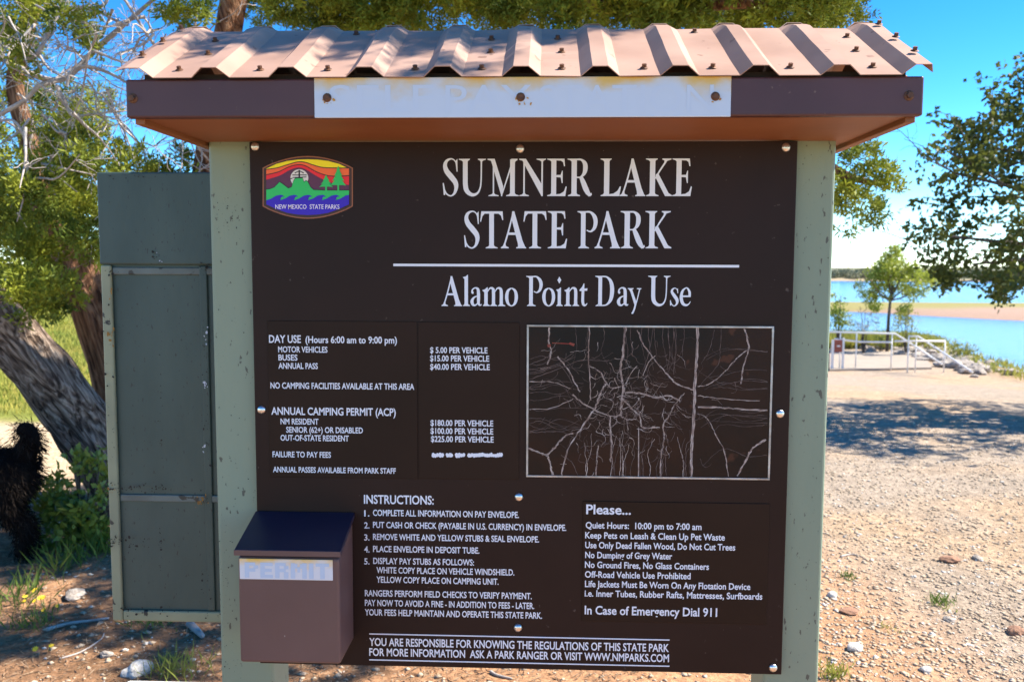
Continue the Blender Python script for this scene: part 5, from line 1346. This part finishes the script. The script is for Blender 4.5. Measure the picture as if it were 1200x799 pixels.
# ------------------------------------------------------------------ the black shaggy dog, seen from behind
def dog():
    y0 = 2.66
    def q(u, v, dy=0): return Vector(at(u, v, y0 + dy))
    foot = q(30, 652)
    r = empty("dog", (foot.x - .3, y0, 0)); tag(r, "shaggy black dog standing at the left edge with its tail curled up", "dog")
    # joints (name: point, radius), edges
    J = {'pelvis': (q(12, 548), .125), 'waist': (q(-45, 555), .135), 'chest': (q(-110, 552), .15), 'neck': (q(-148, 520), .105), 'head': (q(-176, 492), .095), 'muz': (q(-202, 500), .055), 'nose': (q(-216, 504), .035),
         'tail0': (q(26, 536), .075), 'tail1': (q(36, 518), .062), 'tail2': (q(34, 503), .055), 'tail3': (q(20, 501), .046)}
    for s, dy in (('a', -.09), ('b', .10)):
        J['hip' + s] = (q(16, 565, dy), .10); J['knee' + s] = (q(6, 596, dy), .065); J['hock' + s] = (q(32, 618, dy), .042); J['paw' + s] = (q(28, 646, dy), .036); J['toe' + s] = (q(18, 650, dy), .034)
        J['sh' + s] = (q(-118, 572, dy), .085); J['elb' + s] = (q(-108, 605, dy), .055); J['wr' + s] = (q(-114, 630, dy), .04); J['fp' + s] = (q(-116, 648, dy), .036); J['ft' + s] = (q(-126, 651, dy), .033)
        J['ear' + s] = (q(-166, 488, dy * .9), .035); J['ear2' + s] = (q(-160, 510, dy * 1.15), .022)
    Ed = [('pelvis', 'waist'), ('waist', 'chest'), ('chest', 'neck'), ('neck', 'head'), ('head', 'muz'), ('muz', 'nose'), ('pelvis', 'tail0'), ('tail0', 'tail1'), ('tail1', 'tail2'), ('tail2', 'tail3')]
    for s in 'ab': Ed += [('pelvis', 'hip' + s), ('hip' + s, 'knee' + s), ('knee' + s, 'hock' + s), ('hock' + s, 'paw' + s), ('paw' + s, 'toe' + s), ('chest', 'sh' + s), ('sh' + s, 'elb' + s), ('elb' + s, 'wr' + s), ('wr' + s, 'fp' + s), ('fp' + s, 'ft' + s), ('head', 'ear' + s), ('ear' + s, 'ear2' + s)]
    names = list(J); off = OFF[r.name]
    me = bpy.data.meshes.new("dog_body"); me.from_pydata([tuple(J[k][0] - off) for k in names], [(names.index(a), names.index(b)) for a, b in Ed], [])
    FUR = mat("black_fur", (0.006, 0.0045, 0.004), (0.010, 0.008, 0.007), 12, 0.8, spec=.05)
    o = bpy.data.objects.new("body", me); col.objects.link(o); o.parent = r
    sk = o.modifiers.new("skin", 'SKIN'); sk.use_smooth_shade = True
    for i, k in enumerate(names): me.skin_vertices[0].data[i].radius = (J[k][1], J[k][1])
    me.skin_vertices[0].data[0].use_root = True
    ss = o.modifiers.new("sub", 'SUBSURF'); ss.levels = ss.render_levels = 2
    bpy.context.view_layer.update()
    dg = bpy.context.evaluated_depsgraph_get()
    em = bpy.data.meshes.new_from_object(o.evaluated_get(dg), depsgraph=dg)
    o.modifiers.clear(); o.data = em; em.materials.clear(); em.materials.append(FUR)
    em.polygons.foreach_set('use_smooth', [True] * len(em.polygons))
    rng = np.random.default_rng(13)
    tri = [(p.center.copy(), p.normal.copy(), p.area) for p in em.polygons]
    A = np.array([t[2] for t in tri]); idx = rng.choice(len(tri), 16000, p=A / A.sum())
    Cc = np.array([tuple(tri[i][0]) for i in idx]) + rng.normal(size=(16000, 3)) * .012; Nn = np.array([tuple(tri[i][1]) for i in idx])
    D = Nn * .55 + np.array([.45, 0, -.65]) + rng.normal(size=(16000, 3)) * .28
    tailz = Cc[:, 2] > .66; tailz &= Cc[:, 0] + off.x > q(18, 520).x
    D[tailz] = Nn[tailz] * .5 + np.array([-.15, 0, -.45]) + rng.normal(size=(tailz.sum(), 3)) * .3
    V, Fq = leaf_arrays(Cc, D, rng.uniform(.03, .075, 16000), rng.uniform(.003, .007, 16000), rng, .6)
    np_obj("coat", V + np.array(off), Fq, mat("black_coat", (0.005, 0.004, 0.0035), (0.022, 0.016, 0.012), 9, 0.75, spec=.06), r)
    for s, dy in (('a', -.045), ('b', .055)):
        b = MB(); b.dome(q(-187, 488, dy), .012, (-.6, -1 if dy < 0 else 1, .1), .8, 10); b.build("eye", mat("dark_eye", (.01, .006, .004), rough=.1), r, smooth=True)
    b = MB(); b.dome(q(-218, 502), .022, (-1, 0, .1), .8, 12); b.build("nose", mat("black_nose", (.008, .008, .008), rough=.3), r, smooth=True)
dog()
